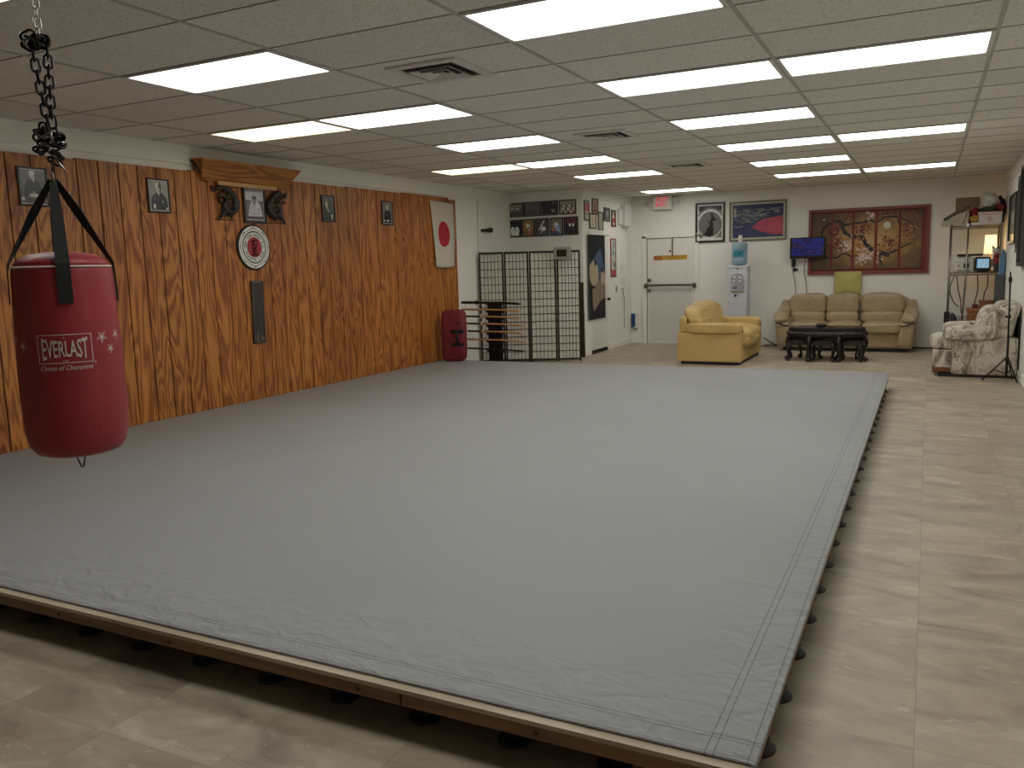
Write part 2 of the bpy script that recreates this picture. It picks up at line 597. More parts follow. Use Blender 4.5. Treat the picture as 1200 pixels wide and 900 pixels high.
# ------------------------------------------------------------------ ceiling lights
COOL = lens_material('cool_lens', '#fcfdf8', 7.5)
WARM = lens_material('warm_lens', '#fff2c4', 3.2)
rim = mat('#d8d6d2', 0.5)
lights = {
    (0, 3): 'yellowish ceiling light panel, nearer of the two next to the wood wall',
    (0, 9): 'dim ceiling light panel, farther of the two next to the wood wall',
    (1, -3): 'ceiling light panel cut off by the top left corner above the punching bag chain',
    (1, 0): 'large white ceiling light panel between the chain and the nearest vent',
    (1, 3): 'white ceiling light panel touching the yellowish one beside the wood wall',
    (1, 6): 'white ceiling light panel between the nearest and middle vents, toward the wood wall',
    (1, 9): 'white ceiling light panel beside the dim one above the flag',
    (1, 12): 'white ceiling light panel left of the farthest ceiling vent',
    (1, 17): 'small far ceiling light panel directly in front of the exit sign',
    (3, -3): 'ceiling light panel above the camera side edge of the platform',
    (4, -3): 'unseen ceiling light panel added above the floor aisle by the right wall',  # out of view, added to brighten the near floor and platform
    (3, 0): 'biggest ceiling light panel, at the top edge right of the nearest vent',
    (3, 3): 'second nearest ceiling light panel in the row right of the vents',
    (3, 6): 'third nearest ceiling light panel in the row right of the vents',
    (3, 9): 'fourth nearest ceiling light panel in the row right of the vents',
    (3, 12): 'fifth nearest ceiling light panel in the row right of the vents',
    (3, 15): 'farthest ceiling light panel in the row right of the vents',
    (4, 3): 'nearest ceiling light panel of the row along the right wall',
    (4, 9): 'middle ceiling light panel of the row along the right wall',
    (4, 15): 'farthest ceiling light panel of the row along the right wall',
}
for (cc, rr), lab in lights.items():
    cx, cy = GX0 + (cc + 0.5) * 1.22, GY0 + (rr + 0.5) * 0.61
    t = thing('ceiling_light', lab, 'ceiling light', (cx, cy, ZC), 'fluorescent ceiling light panels')
    f = MB()
    for s in (-1, 1):
        f.box((s * 0.588, 0, -0.006), (0.026, 0.586, 0.012), rim, 0.003)
        f.box((0, s * 0.284, -0.006), (1.15, 0.020, 0.012), rim, 0.003)
    f.build('frame', t)
    MB().box((0, 0, -0.003), (1.152, 0.550, 0.005), WARM if cc == 0 else COOL).build('diffuser', t)

ventm = mat('#d6d2ca', 0.5, var=0.05)
for (vx, vy, lab) in ((-2.83, 4.72, 'nearest square ceiling vent with dark louvres'),
                      (-2.86, 7.86, 'middle square ceiling vent between light panels'),
                      (-2.86, 10.88, 'farthest small looking ceiling vent with pale louvres')):
    t = thing('ceiling_vent', lab, 'vent', (vx, vy, ZC), 'square ceiling vents')
    f = MB()
    h = 0.255
    for s in (-1, 1):
        f.box((s * (h - 0.03), 0, -0.008), (0.06, 2 * h, 0.016), ventm, 0.004)
        f.box((0, s * (h - 0.03), -0.008), (2 * h - 0.12, 0.06, 0.016), ventm, 0.004)
    f.build('frame', t)
    MB().box((0, 0, -0.002), (0.39, 0.39, 0.004), mat('#17161a', 0.9)).build('duct_opening', t)
    for q, hh in enumerate((0.145, 0.088, 0.036)):
        l = MB()
        for a in range(4):
            R4 = Matrix.Rotation(a * PI / 2, 4, 'Z')
            l.add([(-hh, hh, -0.026), (hh, hh, -0.026), (hh - 0.022, hh - 0.022, -0.006), (-hh + 0.022, hh - 0.022, -0.006),
                   (-hh, hh, -0.022), (hh, hh, -0.022), (hh - 0.022, hh - 0.022, -0.002), (-hh + 0.022, hh - 0.022, -0.002)],
                  [[0, 1, 2, 3], [7, 6, 5, 4], [0, 4, 5, 1], [2, 6, 7, 3], [0, 3, 7, 4], [1, 5, 6, 2]], ventm, M=R4)
        l.build('louvre', t)

# ------------------------------------------------------------------ training platform
plat = thing('training_platform', 'large low floor platform with smooth grey canvas top on black feet', 'training mat', (0, 0, 0))
CANV = canvas_material()
cv = MB()
nx, ny = 40, 60
cv.b2((MAT_X0, MAT_Y0, MAT_Z - 0.010), (MAT_X1, MAT_Y1, MAT_Z), CANV, 0.006, seg=3)
cv.b2((MAT_X1 - 0.006, MAT_Y0, MAT_Z - 0.018), (MAT_X1 + 0.011, MAT_Y1, MAT_Z - 0.0005), CANV, 0.007, seg=3)
cv.build('canvas_cover', plat, 'smooth grey canvas with stitched hems')
ply = timber('pale_plywood', '#a3937d', '#b7a892', 0, 22)
brd = timber('brown_lumber', '#6b4d33', '#835f40', 0, 26)
MB().b2((MAT_X0, MAT_Y0 - 0.034, MAT_Z - 0.026), (MAT_X1 + 0.006, MAT_Y1 + 0.005, MAT_Z - 0.011), ply).build('plywood_deck', plat, 'pale plywood sheet edge under the canvas')
eb = MB()
eb.b2((MAT_X0, MAT_Y0 - 0.032, MAT_Z - 0.070), (-1.49, MAT_Y0 + 0.03, MAT_Z - 0.026), brd, 0.002, seg=1)
eb.b2((-1.482, MAT_Y0 - 0.032, MAT_Z - 0.070), (MAT_X1, MAT_Y0 + 0.03, MAT_Z - 0.026), brd, 0.002, seg=1)
kn = mat('#3d2817', 0.7)
for kx in (-3.2, -2.55, -1.66, -1.0):
    eb.cyl((kx, MAT_Y0 - 0.0325, MAT_Z - 0.048), (kx, MAT_Y0 - 0.031, MAT_Z - 0.048), 0.009, kn, 10)
eb.build('edge_board', plat, 'brown lumber edge board along the near side')
MB().b2((MAT_X1 - 0.05, MAT_Y0 + 0.03, MAT_Z - 0.070), (MAT_X1, MAT_Y1, MAT_Z - 0.026), brd, 0.002, seg=1).build('edge_board', plat)
MB().b2((MAT_X0, MAT_Y1 - 0.05, MAT_Z - 0.070), (MAT_X1 - 0.05, MAT_Y1, MAT_Z - 0.026), brd, 0.002, seg=1).build('edge_board', plat)
foot = MB()
FT = mat('#111112', 0.55)
foot.lathe([(0.055, 0.0), (0.056, 0.008), (0.048, 0.012), (0.036, 0.022), (0.032, 0.024), (0.032, 0.036), (0.036, 0.038), (0.036, 0.044), (0.032, 0.046),
            (0.032, 0.056), (0.036, 0.058), (0.036, 0.064), (0.032, 0.066), (0.032, 0.084), (0.045, 0.088), (0.05, 0.094), (0.05, 0.120)], FT, 14)
f0 = foot.build('foot', plat)
spots = [(MAT_X1 - 0.085 - 0.345 * k, MAT_Y0 + 0.12) for k in range(17)] + [(MAT_X1 - 0.052, MAT_Y0 + 0.39 + 0.352 * k) for k in range(23)]
spots += [(MAT_X1 - 0.25 - 0.62 * k, MAT_Y0 + 0.55) for k in range(9)]
for k, (fx, fy) in enumerate(spots):
    o = f0 if k == 0 else f0.copy()
    if k:
        COL.objects.link(o); o.parent = plat
    o.location = (fx, fy, 0)

# ------------------------------------------------------------------ punching bag
BX, BY = -2.633, 1.853
Z0, Z1, BR = 0.925, 1.568, 0.163
yaw = math.atan2(0 - BY, 0 - BX)              # the printed side faces the camera's side of the room
bag = thing('punching_bag', 'dark red heavy punching bag hanging by black straps on the left', 'punching bag', (BX, BY, Z0))
N = NT('red_vinyl')
v = N.coord()
vz = N.coord((7, 7, 1.2))
N.set(N.ramp(N.noise(v, 5, 3), [(0.3, hexc('#861d26')), (0.7, hexc('#952630'))]), 0.46)
N.bump(N.noise(vz, 1.6, 3, 0.5, 0.4), 0.3, 0.02)
RED = N.m
H = Z1 - Z0
body = MB()
body.lathe([(0.02, 0.0), (0.10, 0.003), (0.132, 0.014), (0.152, 0.040), (0.160, 0.085), (0.164, 0.17), (0.164, 0.30), (0.161, 0.42), (0.157, 0.52), (0.154, 0.60),
            (0.152, H - 0.012), (0.150, H)], RED, 48)
body.build('bag_body', bag)
MB().lathe([(0.150, H), (0.136, H + 0.022), (0.10, H + 0.042), (0.05, H + 0.05), (0.01, H + 0.052)], RED, 40).build('top_panel', bag)
pipm = mat('#d9c6c2', 0.5)
MB().tube([(0.152 * math.cos(a * PI / 24), 0.152 * math.sin(a * PI / 24), H) for a in range(48)], 0.0032, pipm, 6, closed=True).build('piping', bag, 'white piping around the top seam')
# straps
strapm = mat('#0c0c0d', 0.7, var=0.2, scale=60)
apex = Vector((0.0, 0.0, 1.855 - Z0))
for k in range(4):
    a = yaw + k * PI / 2 + 0.02
    d = Vector((math.cos(a), math.sin(a), 0)); sd = Vector((-d.y, d.x, 0)); n = 8
    path = [apex + d * 0.006, apex * 0.6 + Vector((0, 0, (H + 0.03) * 0.4)) + d * (0.152 * 0.42), d * 0.156 + Vector((0, 0, H + 0.012)), d * 0.160 + Vector((0, 0, H - 0.02)), d * 0.1625 + Vector((0, 0, H - 0.12))]
    hw = [0.010, 0.018, 0.021, 0.021, 0.021]
    vs = []; fs = []
    for ip, (p, w) in enumerate(zip(path, hw)):
        tan = (path[min(ip + 1, 4)] - path[max(ip - 1, 0)]).normalized()
        tw = [1.1, 0.8, 0.15, 0.0, 0.0][ip] if k % 2 else 0.0        # the side straps twist towards the ring
        wd_ = (sd * math.cos(tw) + sd.cross(tan) * math.sin(tw)).normalized()
        nrm = tan.cross(wd_).normalized()
        for (s, t_) in ((-1, -1), (1, -1), (1, 1), (-1, 1)):
            vs.append(p + wd_ * w * s + nrm * 0.0016 * t_)
    for i in range(len(path) - 1):
        for j in range(4):
            fs.append([i * 4 + j, i * 4 + (j + 1) % 4, (i + 1) * 4 + (j + 1) % 4, (i + 1) * 4 + j])
    fs += [[3, 2, 1, 0], [16, 17, 18, 19]]
    MB().add(vs, fs, strapm).build('strap', bag)
MB().tube([(0.012 * math.cos(a * PI / 8), 0.0, apex.z + 0.004 + 0.02 * math.sin(a * PI / 8)) for a in range(16)], 0.004, mat('#6e6a66', 0.35, 1.0), 8, closed=True,
          M=Matrix.Rotation(yaw, 4, 'Z')).build('hanging_ring', bag, 'steel ring gathering the straps')
# bottom loop
MB().lathe([(0.03, -0.006), (0.055, -0.004), (0.055, 0.004), (0.03, 0.006)], strapm, 16).build('base_patch', bag)
Mv = Matrix.Rotation(yaw + PI / 2, 4, 'Z')
MB(Mv).tube([(-0.015, 0, -0.004), (0.015, 0, -0.004), (0.004, 0, -0.052), (-0.002, 0, -0.052)], 0.0028, mat('#3a3835', 0.4, 0.8), 6, closed=True).build('tether_loop', bag, 'dark wire loop under the bag')
# printed logo, wrapped on the cylinder
def wrapbag(s, zz, rr=0.1652):
    a = yaw - 0.02 + s / 0.164
    return (rr * math.cos(a), rr * math.sin(a), zz)
INK = mat('#cdbfba', 0.55, var=0.12, scale=40)
lg = MB()
LC = 1.302 - Z0
def lmap(x, y):
    return wrapbag(x - 0.012, LC + y + 0.0)
def arch(x, y):
    k = 1 + 0.42 * (x / 0.068) ** 2
    return lmap(x, y * k)
lg.text('EVERLAST', INK, w=0.137, h=0.052, offset=0.012, warp=arch)
for s_, zz in ((-0.128 / 2 - 0.013, 0), (0.128 / 2 + 0.013, 0)):
    pass
def barq(x0, y0, x1, y1, k=12):
    vs = []; fs = []
    for i in range(k + 1):
        for e in (0, 1):
            if abs(x1 - x0) > abs(y1 - y0):
                vs.append(lmap(x0 + (x1 - x0) * i / k, y0 if e == 0 else y1))
            else:
                vs.append(lmap(x0 if e == 0 else x1, y0 + (y1 - y0) * i / k))
    for i in range(k):
        fs.append([i * 2, i * 2 + 2, i * 2 + 3, i * 2 + 1])
    lg.add(vs, fs, INK)
bw, bh, lw = 0.082, 0.047, 0.0022
barq(-bw, bh - lw, bw, bh); barq(-bw, -bh, bw, -bh + lw); barq(-bw, -bh, -bw + lw, bh, 3); barq(bw - lw, -bh, bw, bh, 3)
lg.text('USA', INK, w=0.016, h=0.006, warp=lambda x, y: lmap(x, y - 0.039))
lg.text('R', INK, w=0.005, h=0.006, warp=lambda x, y: lmap(x, y + 0.036))
lg.text('Choice of Champions', INK, w=0.158, h=0.021, warp=lambda x, y: lmap(x + y * 0.25, y - 0.064))
lg.text('\u00ae', INK, w=0.007, h=0.007, warp=lambda x, y: lmap(x + 0.088, y - 0.05))
def star(s0, z0, R, rot=PI / 2):
    def ringp(R1, R2):
        vs, fs = [], []
        for Q in (R1, R2):
            for i in range(10):
                q = Q if i % 2 == 0 else Q * 0.42
                a = rot + i * PI / 5
                vs.append(lmap(s0 + q * math.cos(a), z0 + q * math.sin(a)))
        for i in range(10):
            j = (i + 1) % 10
            fs.append([i, j, 10 + j, 10 + i])
        lg.add(vs, fs, INK)
    ringp(R, R * 0.82)
    ringp(R * 0.48, R * 0.05)
star(0.118, 0.031, 0.021, -PI / 2); star(0.150, -0.010, 0.018, -PI / 2); star(0.182, 0.036, 0.020, -PI / 2); star(-0.142, 0.012, 0.020, -PI / 2); star(-0.185, 0.034, 0.020, -PI / 2)
lg.build('printed_logo', bag, 'white boxed lettering and outlined stars')

# chain
ch = thing('hanging_chain', 'knotted steel chain hanging from ceiling above the punching bag', 'chain', (BX, BY, 1.86))
CH_D = mat('#2a2826', 0.38, 0.85, 0.2, 40)
CH_L = mat('#a5a29c', 0.3, 1.0, 0.1, 40)
def link(mb, c, d, L, W, r, m, twist):
    d = Vector(d).normalized()
    a = Vector((1, 0, 0)) if abs(d.x) < 0.8 else Vector((0, 1, 0))
    s = (a - d * a.dot(d)).normalized()
    s = Matrix.Rotation(twist, 3, d) @ s
    pts = []
    for i in range(14):
        q = 2 * PI * i / 14
        yy = math.cos(q) * W / 2
        xx = math.sin(q) * W / 2 + (L / 2 - W / 2) * (1 if math.sin(q) >= 0 else -1)
        pts.append(Vector(c) + d * xx + s * yy)
    mb.tube(pts, r, m, 6, closed=True)
def strand(name, p0, p1, L, W, r, m, lab=None):
    mb = MB()
    p0, p1 = Vector(p0), Vector(p1)
    n = max(1, round((p1 - p0).length / (L - 2.6 * r)))
    for i in range(n):
        link(mb, p0.lerp(p1, (i + 0.5) / n), p1 - p0, L, W, r, m, (i % 2) * PI / 2 + 0.5)
    mb.build(name, ch, lab)
camr = Vector((-math.sin(yaw), math.cos(yaw), 0))      # to the right of the bag as one faces its print
def cp(s, z):
    return camr * s + Vector((0, 0, z - 1.86))
strand('upper_chain', cp(0, ZC), cp(0.002, 2.31), 0.040, 0.019, 0.0032, CH_L, 'bright thin steel chain')
strand('dark_chain', cp(-0.022, 2.275), cp(0.004, 2.03), 0.044, 0.025, 0.0042, CH_D, 'dark doubled chain')
strand('dark_chain', cp(0.022, 2.285), cp(0.014, 2.03), 0.044, 0.025, 0.0042, CH_D, 'dark doubled chain')
def knot(cs, cz, rs, rz, n):
    mb = MB()
    for i in range(n):
        a = rnd.uniform(0, 2 * PI); q = rnd.uniform(0.25, 1.0)
        c = cp(cs + rs * q * math.cos(a), cz + rz * q * math.sin(a)) + Vector((math.cos(yaw), math.sin(yaw), 0)) * rnd.uniform(-0.02, 0.02)
        link(mb, c, (rnd.uniform(-1, 1), rnd.uniform(-1, 1), rnd.uniform(-1, 1)), 0.044, 0.026, 0.0044, CH_D if rnd.random() < 0.8 else CH_L, rnd.uniform(0, 3))
    mb.build('chain_knot', ch)
knot(-0.012, 2.295, 0.032, 0.022, 20)
knot(0.004, 1.975, 0.034, 0.058, 34)
MB().tube([cp(0.012, 1.93), cp(0.028, 1.905), cp(0.042, 1.885)], [0.004, 0.004, 0.003], CH_L, 8).tube([cp(0.004, 1.93), cp(0.001, 1.89), cp(0.0, 1.868)], 0.003, CH_D, 8).build('snap_hook', ch)

# ------------------------------------------------------------------ things on walls
def LW(y, z, d=0.0):      # on the paneled left wall
    return frame((PX + d, y, z), (0, 1, 0), (0, 0, 1))
def SW(y, z, d=0.0):      # on the side of the boxed-out corner
    return frame((XP + d, y, z), (0, 1, 0), (0, 0, 1))
def PW(x, z, d=0.0):      # on the front of the boxed-out corner
    return frame((x, YP - d, z), (1, 0, 0), (0, 0, 1))
def BW(x, z, d=0.0):      # on the back wall
    return frame((x, YB - d, z), (1, 0, 0), (0, 0, 1))
def RW(y, z, d=0.0):      # on the right wall
    return frame((XR - d, y, z), (0, -1, 0), (0, 0, 1))

class Art(MB):
    """a flat printed picture: shapes stacked a hair apart"""
    def __init__(self, w, h, bg):
        super().__init__()
        self.k = 0
        self.w, self.h = w, h
        self.b2((-w / 2, -h / 2, 0.006), (w / 2, h / 2, 0.010), bg)
    def poly(self, pts, m):
        self.k += 1
        z = 0.0102 + 0.00012 * self.k
        W, Hh = self.w, self.h
        pts = [(max(-0.5, min(0.5, p[0])) * W, max(-0.5, min(0.5, p[1])) * Hh) for p in pts]
        a = sum(pts[i][0] * pts[(i + 1) % len(pts)][1] - pts[(i + 1) % len(pts)][0] * pts[i][1] for i in range(len(pts)))
        if a < 0:
            pts = pts[::-1]
        self.add([(p[0], p[1], z) for p in pts], [list(range(len(pts)))], m)
        return self
    def e(self, cx, cy, rx, ry, m, n=18):
        return self.poly(ell(cx, cy, rx, ry, n), m)
    def r(self, x0, y0, x1, y1, m):
        return self.poly(rect(x0, y0, x1, y1), m)
    def s(self, pts, w, m):
        pts = [Vector(p) for p in pts]
        st = stroke(pts, w)
        n = len(pts)
        for i in range(n - 1):
            self.k -= 1 if i else 0
            self.poly([st[i], st[i + 1], st[2 * n - 2 - i], st[2 * n - 1 - i]], m)
        return self

def picture(name, label, M, w, h, fw, fm, art, group=None, mount=None, depth=0.018, cat='picture'):
    t = thing(name, label, cat, M, group)
    f = MB()
    for s in (-1, 1):
        f.box((s * (w / 2 - fw / 2), 0, depth / 2), (fw, h, depth), fm, 0.003)
        f.box((0, s * (h / 2 - fw / 2), depth / 2), (w - 2 * fw, fw, depth), fm, 0.003)
    f.box((0, 0, 0.003), (w - fw, h - fw, 0.005), fm)
    f.build('frame', t)
    iw, ih = w - 2 * fw + 0.002, h - 2 * fw + 0.002
    if mount:
        mw, mm = mount
        MB().b2((-iw / 2, -ih / 2, 0.004), (iw / 2, ih / 2, 0.008), mm).build('mount_board', t)
        iw -= 2 * mw; ih -= 2 * mw
    a = art(iw, ih)
    a.build('print', t)
    return t

def shade(h, rough=0.25):
    return mat(h, rough, var=0.10, scale=25)

G1, G2, G3, G4, G5 = (shade(x) for x in ('#8f8d86', '#5d5b57', '#1c1b1c', '#c9c6bd', '#3a3937'))

def portrait(kind):
    def art(w, h):
        bg = {0: '#5b5955', 1: '#8a8780', 2: '#2a2f28', 3: '#6d6b68'}[kind]
        a = Art(w, h, shade(bg))
        skin = shade({0: '#b7b3aa', 1: '#c2beb5', 2: '#a9a793', 3: '#a19e98'}[kind])
        robe = shade('#161517')
        dx = {0: 0.0, 1: -0.02, 2: -0.13, 3: 0.0}[kind]
        if kind == 0:
            a.poly([(-0.42, -0.42), (-0.36, -0.05), (-0.22, 0.18), (-0.06, 0.24), (0.12, 0.24), (0.26, 0.12), (0.38, -0.15), (0.46, -0.42)], robe)
            a.poly([(-0.46, -0.46), (-0.34, -0.30), (0.0, -0.24), (0.40, -0.32), (0.48, -0.46)], shade('#47463f'))
            a.poly([(-0.03, 0.24), (0.10, 0.24), (0.04, 0.12)], skin)
            a.e(0.0, 0.34, 0.13, 0.125, skin); a.e(0.0, 0.40, 0.14, 0.075, shade('#cfccc4')); a.e(0.11, 0.33, 0.03, 0.10, G2)
            a.poly(ell(0.02, -0.26, 0.22, 0.06, 16), skin); a.e(0.0, -0.16, 0.06, 0.03, shade('#8d8a83'))
            a.r(-0.49, -0.42, -0.38, -0.32, G4)
        elif kind == 1:
            a.poly([(-0.44, -0.47), (-0.40, -0.1), (-0.22, 0.06), (-0.04, 0.12), (0.14, 0.12), (0.36, -0.02), (0.46, -0.2), (0.47, -0.47)], robe)
            a.poly([(-0.09, 0.14), (0.06, 0.14), (0.03, 0.0)], skin)
            a.e(-0.01, 0.30, 0.135, 0.155, skin); a.poly(ell(0.08, 0.30, 0.08, 0.17, 14), G5); a.e(0.0, 0.22, 0.09, 0.05, shade('#a7a39a'))
            a.e(0.20, -0.2, 0.035, 0.03, G4); a.e(-0.24, -0.12, 0.02, 0.025, G1); a.r(-0.32, -0.44, -0.20, -0.28, G4); a.e(0.40, -0.42, 0.05, 0.04, G4)
        elif kind == 2:
            a.poly([(-0.46, -0.46), (-0.40, -0.06), (-0.30, 0.10), (-0.02, 0.10), (0.2, -0.1), (0.42, -0.3), (0.44, -0.46)], robe)
            a.poly([(-0.30, 0.16), (-0.10, 0.18), (0.02, -0.04), (0.14, -0.16), (0.02, -0.14), (-0.16, 0.02)], shade('#b3ad8c'))
            a.e(-0.14, 0.28, 0.12, 0.13, skin); a.e(-0.12, 0.34, 0.13, 0.08, G2)
            a.e(0.28, -0.30, 0.11, 0.05, G4); a.r(0.26, -0.46, 0.34, -0.32, G4)
            a.r(0.40, -0.5, 0.46, 0.5, shade('#6f6d4c'))
        else:
            a.poly([(-0.40, -0.34), (-0.36, -0.02), (-0.22, 0.14), (0.22, 0.14), (0.38, -0.02), (0.40, -0.34)], robe)
            a.poly([(-0.36, -0.46), (-0.3, -0.3), (0.3, -0.3), (0.36, -0.46)], shade('#232225'))
            a.e(0.0, 0.30, 0.13, 0.14, skin); a.e(0.0, 0.40, 0.13, 0.06, shade('#8c8983')); a.r(-0.06, 0.12, 0.06, 0.2, skin)
            a.e(0.02, -0.36, 0.16, 0.04, G4); a.e(-0.36, -0.36, 0.06, 0.05, G4)
        return a
    return art

FB = mat('#15110f', 0.35)
PG = 'black framed portraits on the wood paneling'
picture('portrait', 'black framed photo of a seated robed elder behind the punching bag straps', LW(4.355, 2.27), 0.25, 0.305, 0.014, FB, portrait(0), PG, (0.008, G4))
picture('portrait', 'black framed photo of a bald elder in dark robe left of the dragon carvings', LW(5.575, 2.275), 0.25, 0.31, 0.014, FB, portrait(1), PG, (0.007, G4))
picture('portrait', 'black framed greenish photo of a white bearded elder right of the carvings', LW(8.03, 2.28), 0.245, 0.31, 0.014, FB, portrait(2), PG, (0.008, G2))
picture('portrait', 'black framed photo of a seated elder in dark robe nearest the flag', LW(9.245, 2.28), 0.25, 0.31, 0.014, FB, portrait(3), PG, (0.008, G1))

def center_art(w, h):
    a = Art(w, h, shade('#6f5f5a'))
    a.r(-0.5, 0.10, 0.5, 0.40, shade('#b3b0b2')); a.r(-0.5, 0.08, 0.5, 0.12, shade('#55484a'))
    wt = shade('#c4c1c4')
    a.poly([(-0.40, -0.42), (-0.30, -0.08), (-0.16, 0.12), (0.18, 0.12), (0.34, -0.06), (0.42, -0.42)], wt)
    a.e(0.0, 0.16, 0.13, 0.10, shade('#8a7a72')); a.e(0.0, 0.21, 0.13, 0.06, shade('#3c3432'))
    a.poly([(-0.10, 0.10), (0.08, 0.10), (0.0, -0.06)], shade('#6e5d56'))
    a.s([(-0.1, 0.08), (0.02, -0.14), (0.03, -0.3)], 0.02, G1); a.s([(-0.28, -0.25), (-0.1, -0.33), (0.14, -0.32), (0.3, -0.26)], 0.03, shade('#8a8588'))
    a.r(-0.5, -0.5, 0.5, -0.40, shade('#4a4446')); a.e(0.2, -0.16, 0.03, 0.04, G2)
    return a
picture('portrait', 'larger black framed photo of a white uniformed sitter between two dragon carvings', LW(6.81, 2.265), 0.335, 0.395, 0.028, FB, center_art, None, (0.012, G4), 0.022)

# carved wood shelf above the photo
crown = MB()
a0, a1, b0, b1 = 6.10, 7.31, 5.985, 7.47
zb, zt, pr = 2.46, 2.655, 0.155
cw = timber('crown_wood', '#8a5423', '#b87a3c', 1, 40)
vs = [(0, a0, zb), (0, a1, zb), (0.018, a1, zb), (0.018, a0, zb), (0, b0, zt), (0, b1, zt), (pr, b1 - 0.05, zt), (pr, b0 + 0.02, zt)]
cr = thing('wooden_canopy', 'flared wooden canopy board fixed above the dragon carvings', 'canopy', (PX, 0, 0))
crown.add(vs, [[3, 2, 1, 0], [4, 5, 6, 7], [3, 7, 6, 2], [0, 4, 7, 3], [2, 6, 5, 1], [1, 5, 4, 0]], cw)
crown.build('canopy_board', cr)
MB().b2((0.02, 6.29, 2.425), (0.05, 7.12, 2.465), mat('#c39a68', 0.5), 0.004).build('pale_strip', cr, 'pale unvarnished wood strip')
MB().tube([(0.02, 5.99, 2.635), (0.06, 6.03, 2.56), (0.03, 6.10, 2.49), (0.012, 6.16, 2.44)], [0.012, 0.009, 0.006, 0.004], BLACK, 6).build('cord', cr, 'black cord at the left end')

def dragon(name, label, y, z, mir):
    t = thing(name, label, 'carving', LW(y, z) @ Matrix.Diagonal((1.12 * mir, 1.02, 1, 1)))
    dk = mat('#241a14', 0.4, var=0.3, scale=40)
    br = mat('#5a3a1e', 0.45, var=0.3, scale=40)
    b = MB()
    path = curve([(-0.10, 0.135, 0.02), (-0.05, 0.155, 0.025), (0.0, 0.145, 0.03), (0.055, 0.11, 0.035), (0.10, 0.06, 0.035), (0.12, 0.0, 0.035), (0.10, -0.06, 0.035), (0.05, -0.09, 0.035),
                  (0.0, -0.07, 0.035), (-0.02, -0.02, 0.035), (0.02, 0.03, 0.035), (-0.03, 0.06, 0.035)], 5)
    k = len(path)
    b.tube(path, [0.018 + 0.018 * math.sin(PI * i / (k - 1)) for i in range(k)], dk, 8)
    for (fx, fy, fr, fm_) in ((0.05, 0.02, 0.036, br), (0.075, -0.03, 0.034, dk), (0.03, -0.03, 0.034, br), (-0.045, 0.02, 0.026, br), (0.06, 0.07, 0.030, br), (0.02, -0.10, 0.030, dk), (-0.03, -0.075, 0.028, dk)):
        b.ball((fx, fy, 0.022), fr, fm_, 8, (1, 1.15, 0.6))
        b.tube([(fx, fy, 0.03), (fx - 0.035, fy + 0.03, 0.04)], [fr * 0.5, 0.003], fm_, 5)
    for i in range(2, k - 2, 3):
        p = path[i]
        t_ = (path[i + 1] - path[i - 1]).normalized()
        nrm = Vector((t_.y, -t_.x, 0))
        b.tube([p, p + nrm * 0.048 + Vector((0, 0, 0.006))], [0.012, 0.002], br if i % 2 else dk, 5)
    b.build('body', t)
    hd = MB()
    hd.ball((-0.05, 0.075, 0.04), 0.03, br, 10, (1.3, 0.9, 0.8))
    hd.tube([(-0.07, 0.07, 0.04), (-0.105, 0.05, 0.045)], [0.02, 0.008], dk, 7)
    for s in (0.0, 0.025):
        hd.tube([(-0.035 + s, 0.09, 0.045), (-0.02 + s, 0.125, 0.05)], [0.008, 0.002], dk, 5)
    hd.build('head', t)
    tl = MB()
    tl.tube(curve([(-0.09, 0.135, 0.02), (-0.125, 0.11, 0.02), (-0.14, 0.14, 0.02), (-0.13, 0.155, 0.02)], 4), 0.012, dk, 6)
    for dx in (-0.03, 0.0, 0.03):
        tl.tube([(-0.05, 0.155, 0.025), (-0.03 + dx, 0.185, 0.02)], [0.018, 0.004], dk, 5)
    tl.build('tail', t)
    for (px, py) in ((-0.06, -0.11), (0.06, -0.13), (-0.085, -0.145)):
        lg_ = MB()
        lg_.tube([(0.02, -0.06, 0.03), (px * 0.5, py * 0.8, 0.04), (px, py, 0.03)], [0.024, 0.016, 0.012], dk, 6)
        for q in (-1, 0, 1):
            lg_.tube([(px, py, 0.03), (px + 0.018 * q - 0.012, py - 0.026, 0.03)], [0.008, 0.002], dk, 5)
        lg_.build('claw', t)
    MB().tube([(-0.12, -0.165, 0.008), (0.12, -0.165, 0.008)], 0.005, br, 6).build('perch', t)
    return t
dragon('dragon_carving', 'dark carved wooden dragon left of the large framed photo', 6.385, 2.255, 1)
dragon('dragon_carving', 'dark carved wooden dragon right of the large framed photo', 7.135, 2.245, -1)

# round emblem sign
em = thing('emblem_sign', 'round white sign with red centre below the framed photo', 'sign', LW(6.75, 1.812))
MB().lathe([(0.236, 0.0), (0.240, 0.004), (0.240, 0.018), (0.232, 0.022), (0.0, 0.022)], BLACK, 48).build('rim_board', em)
WS = mat('#d9d7d2', 0.4, var=0.03)
e = MB()
def disc(mb, r, z, m, n=48):
    mb.add([(r * math.cos(2 * PI * i / n), r * math.sin(2 * PI * i / n), z) for i in range(n)], [list(range(n))], m)
disc(e, 0.222, 0.0225, WS); disc(e, 0.170, 0.0228, BLACK); disc(e, 0.158, 0.0231, WS)
e.build('white_face', em, 'white disc with a black inner ring')
rd = MB(); disc(rd, 0.108, 0.0234, mat('#9c2430', 0.45)); rd.build('red_disc', em, 'deep red centre disc')
w = MB()
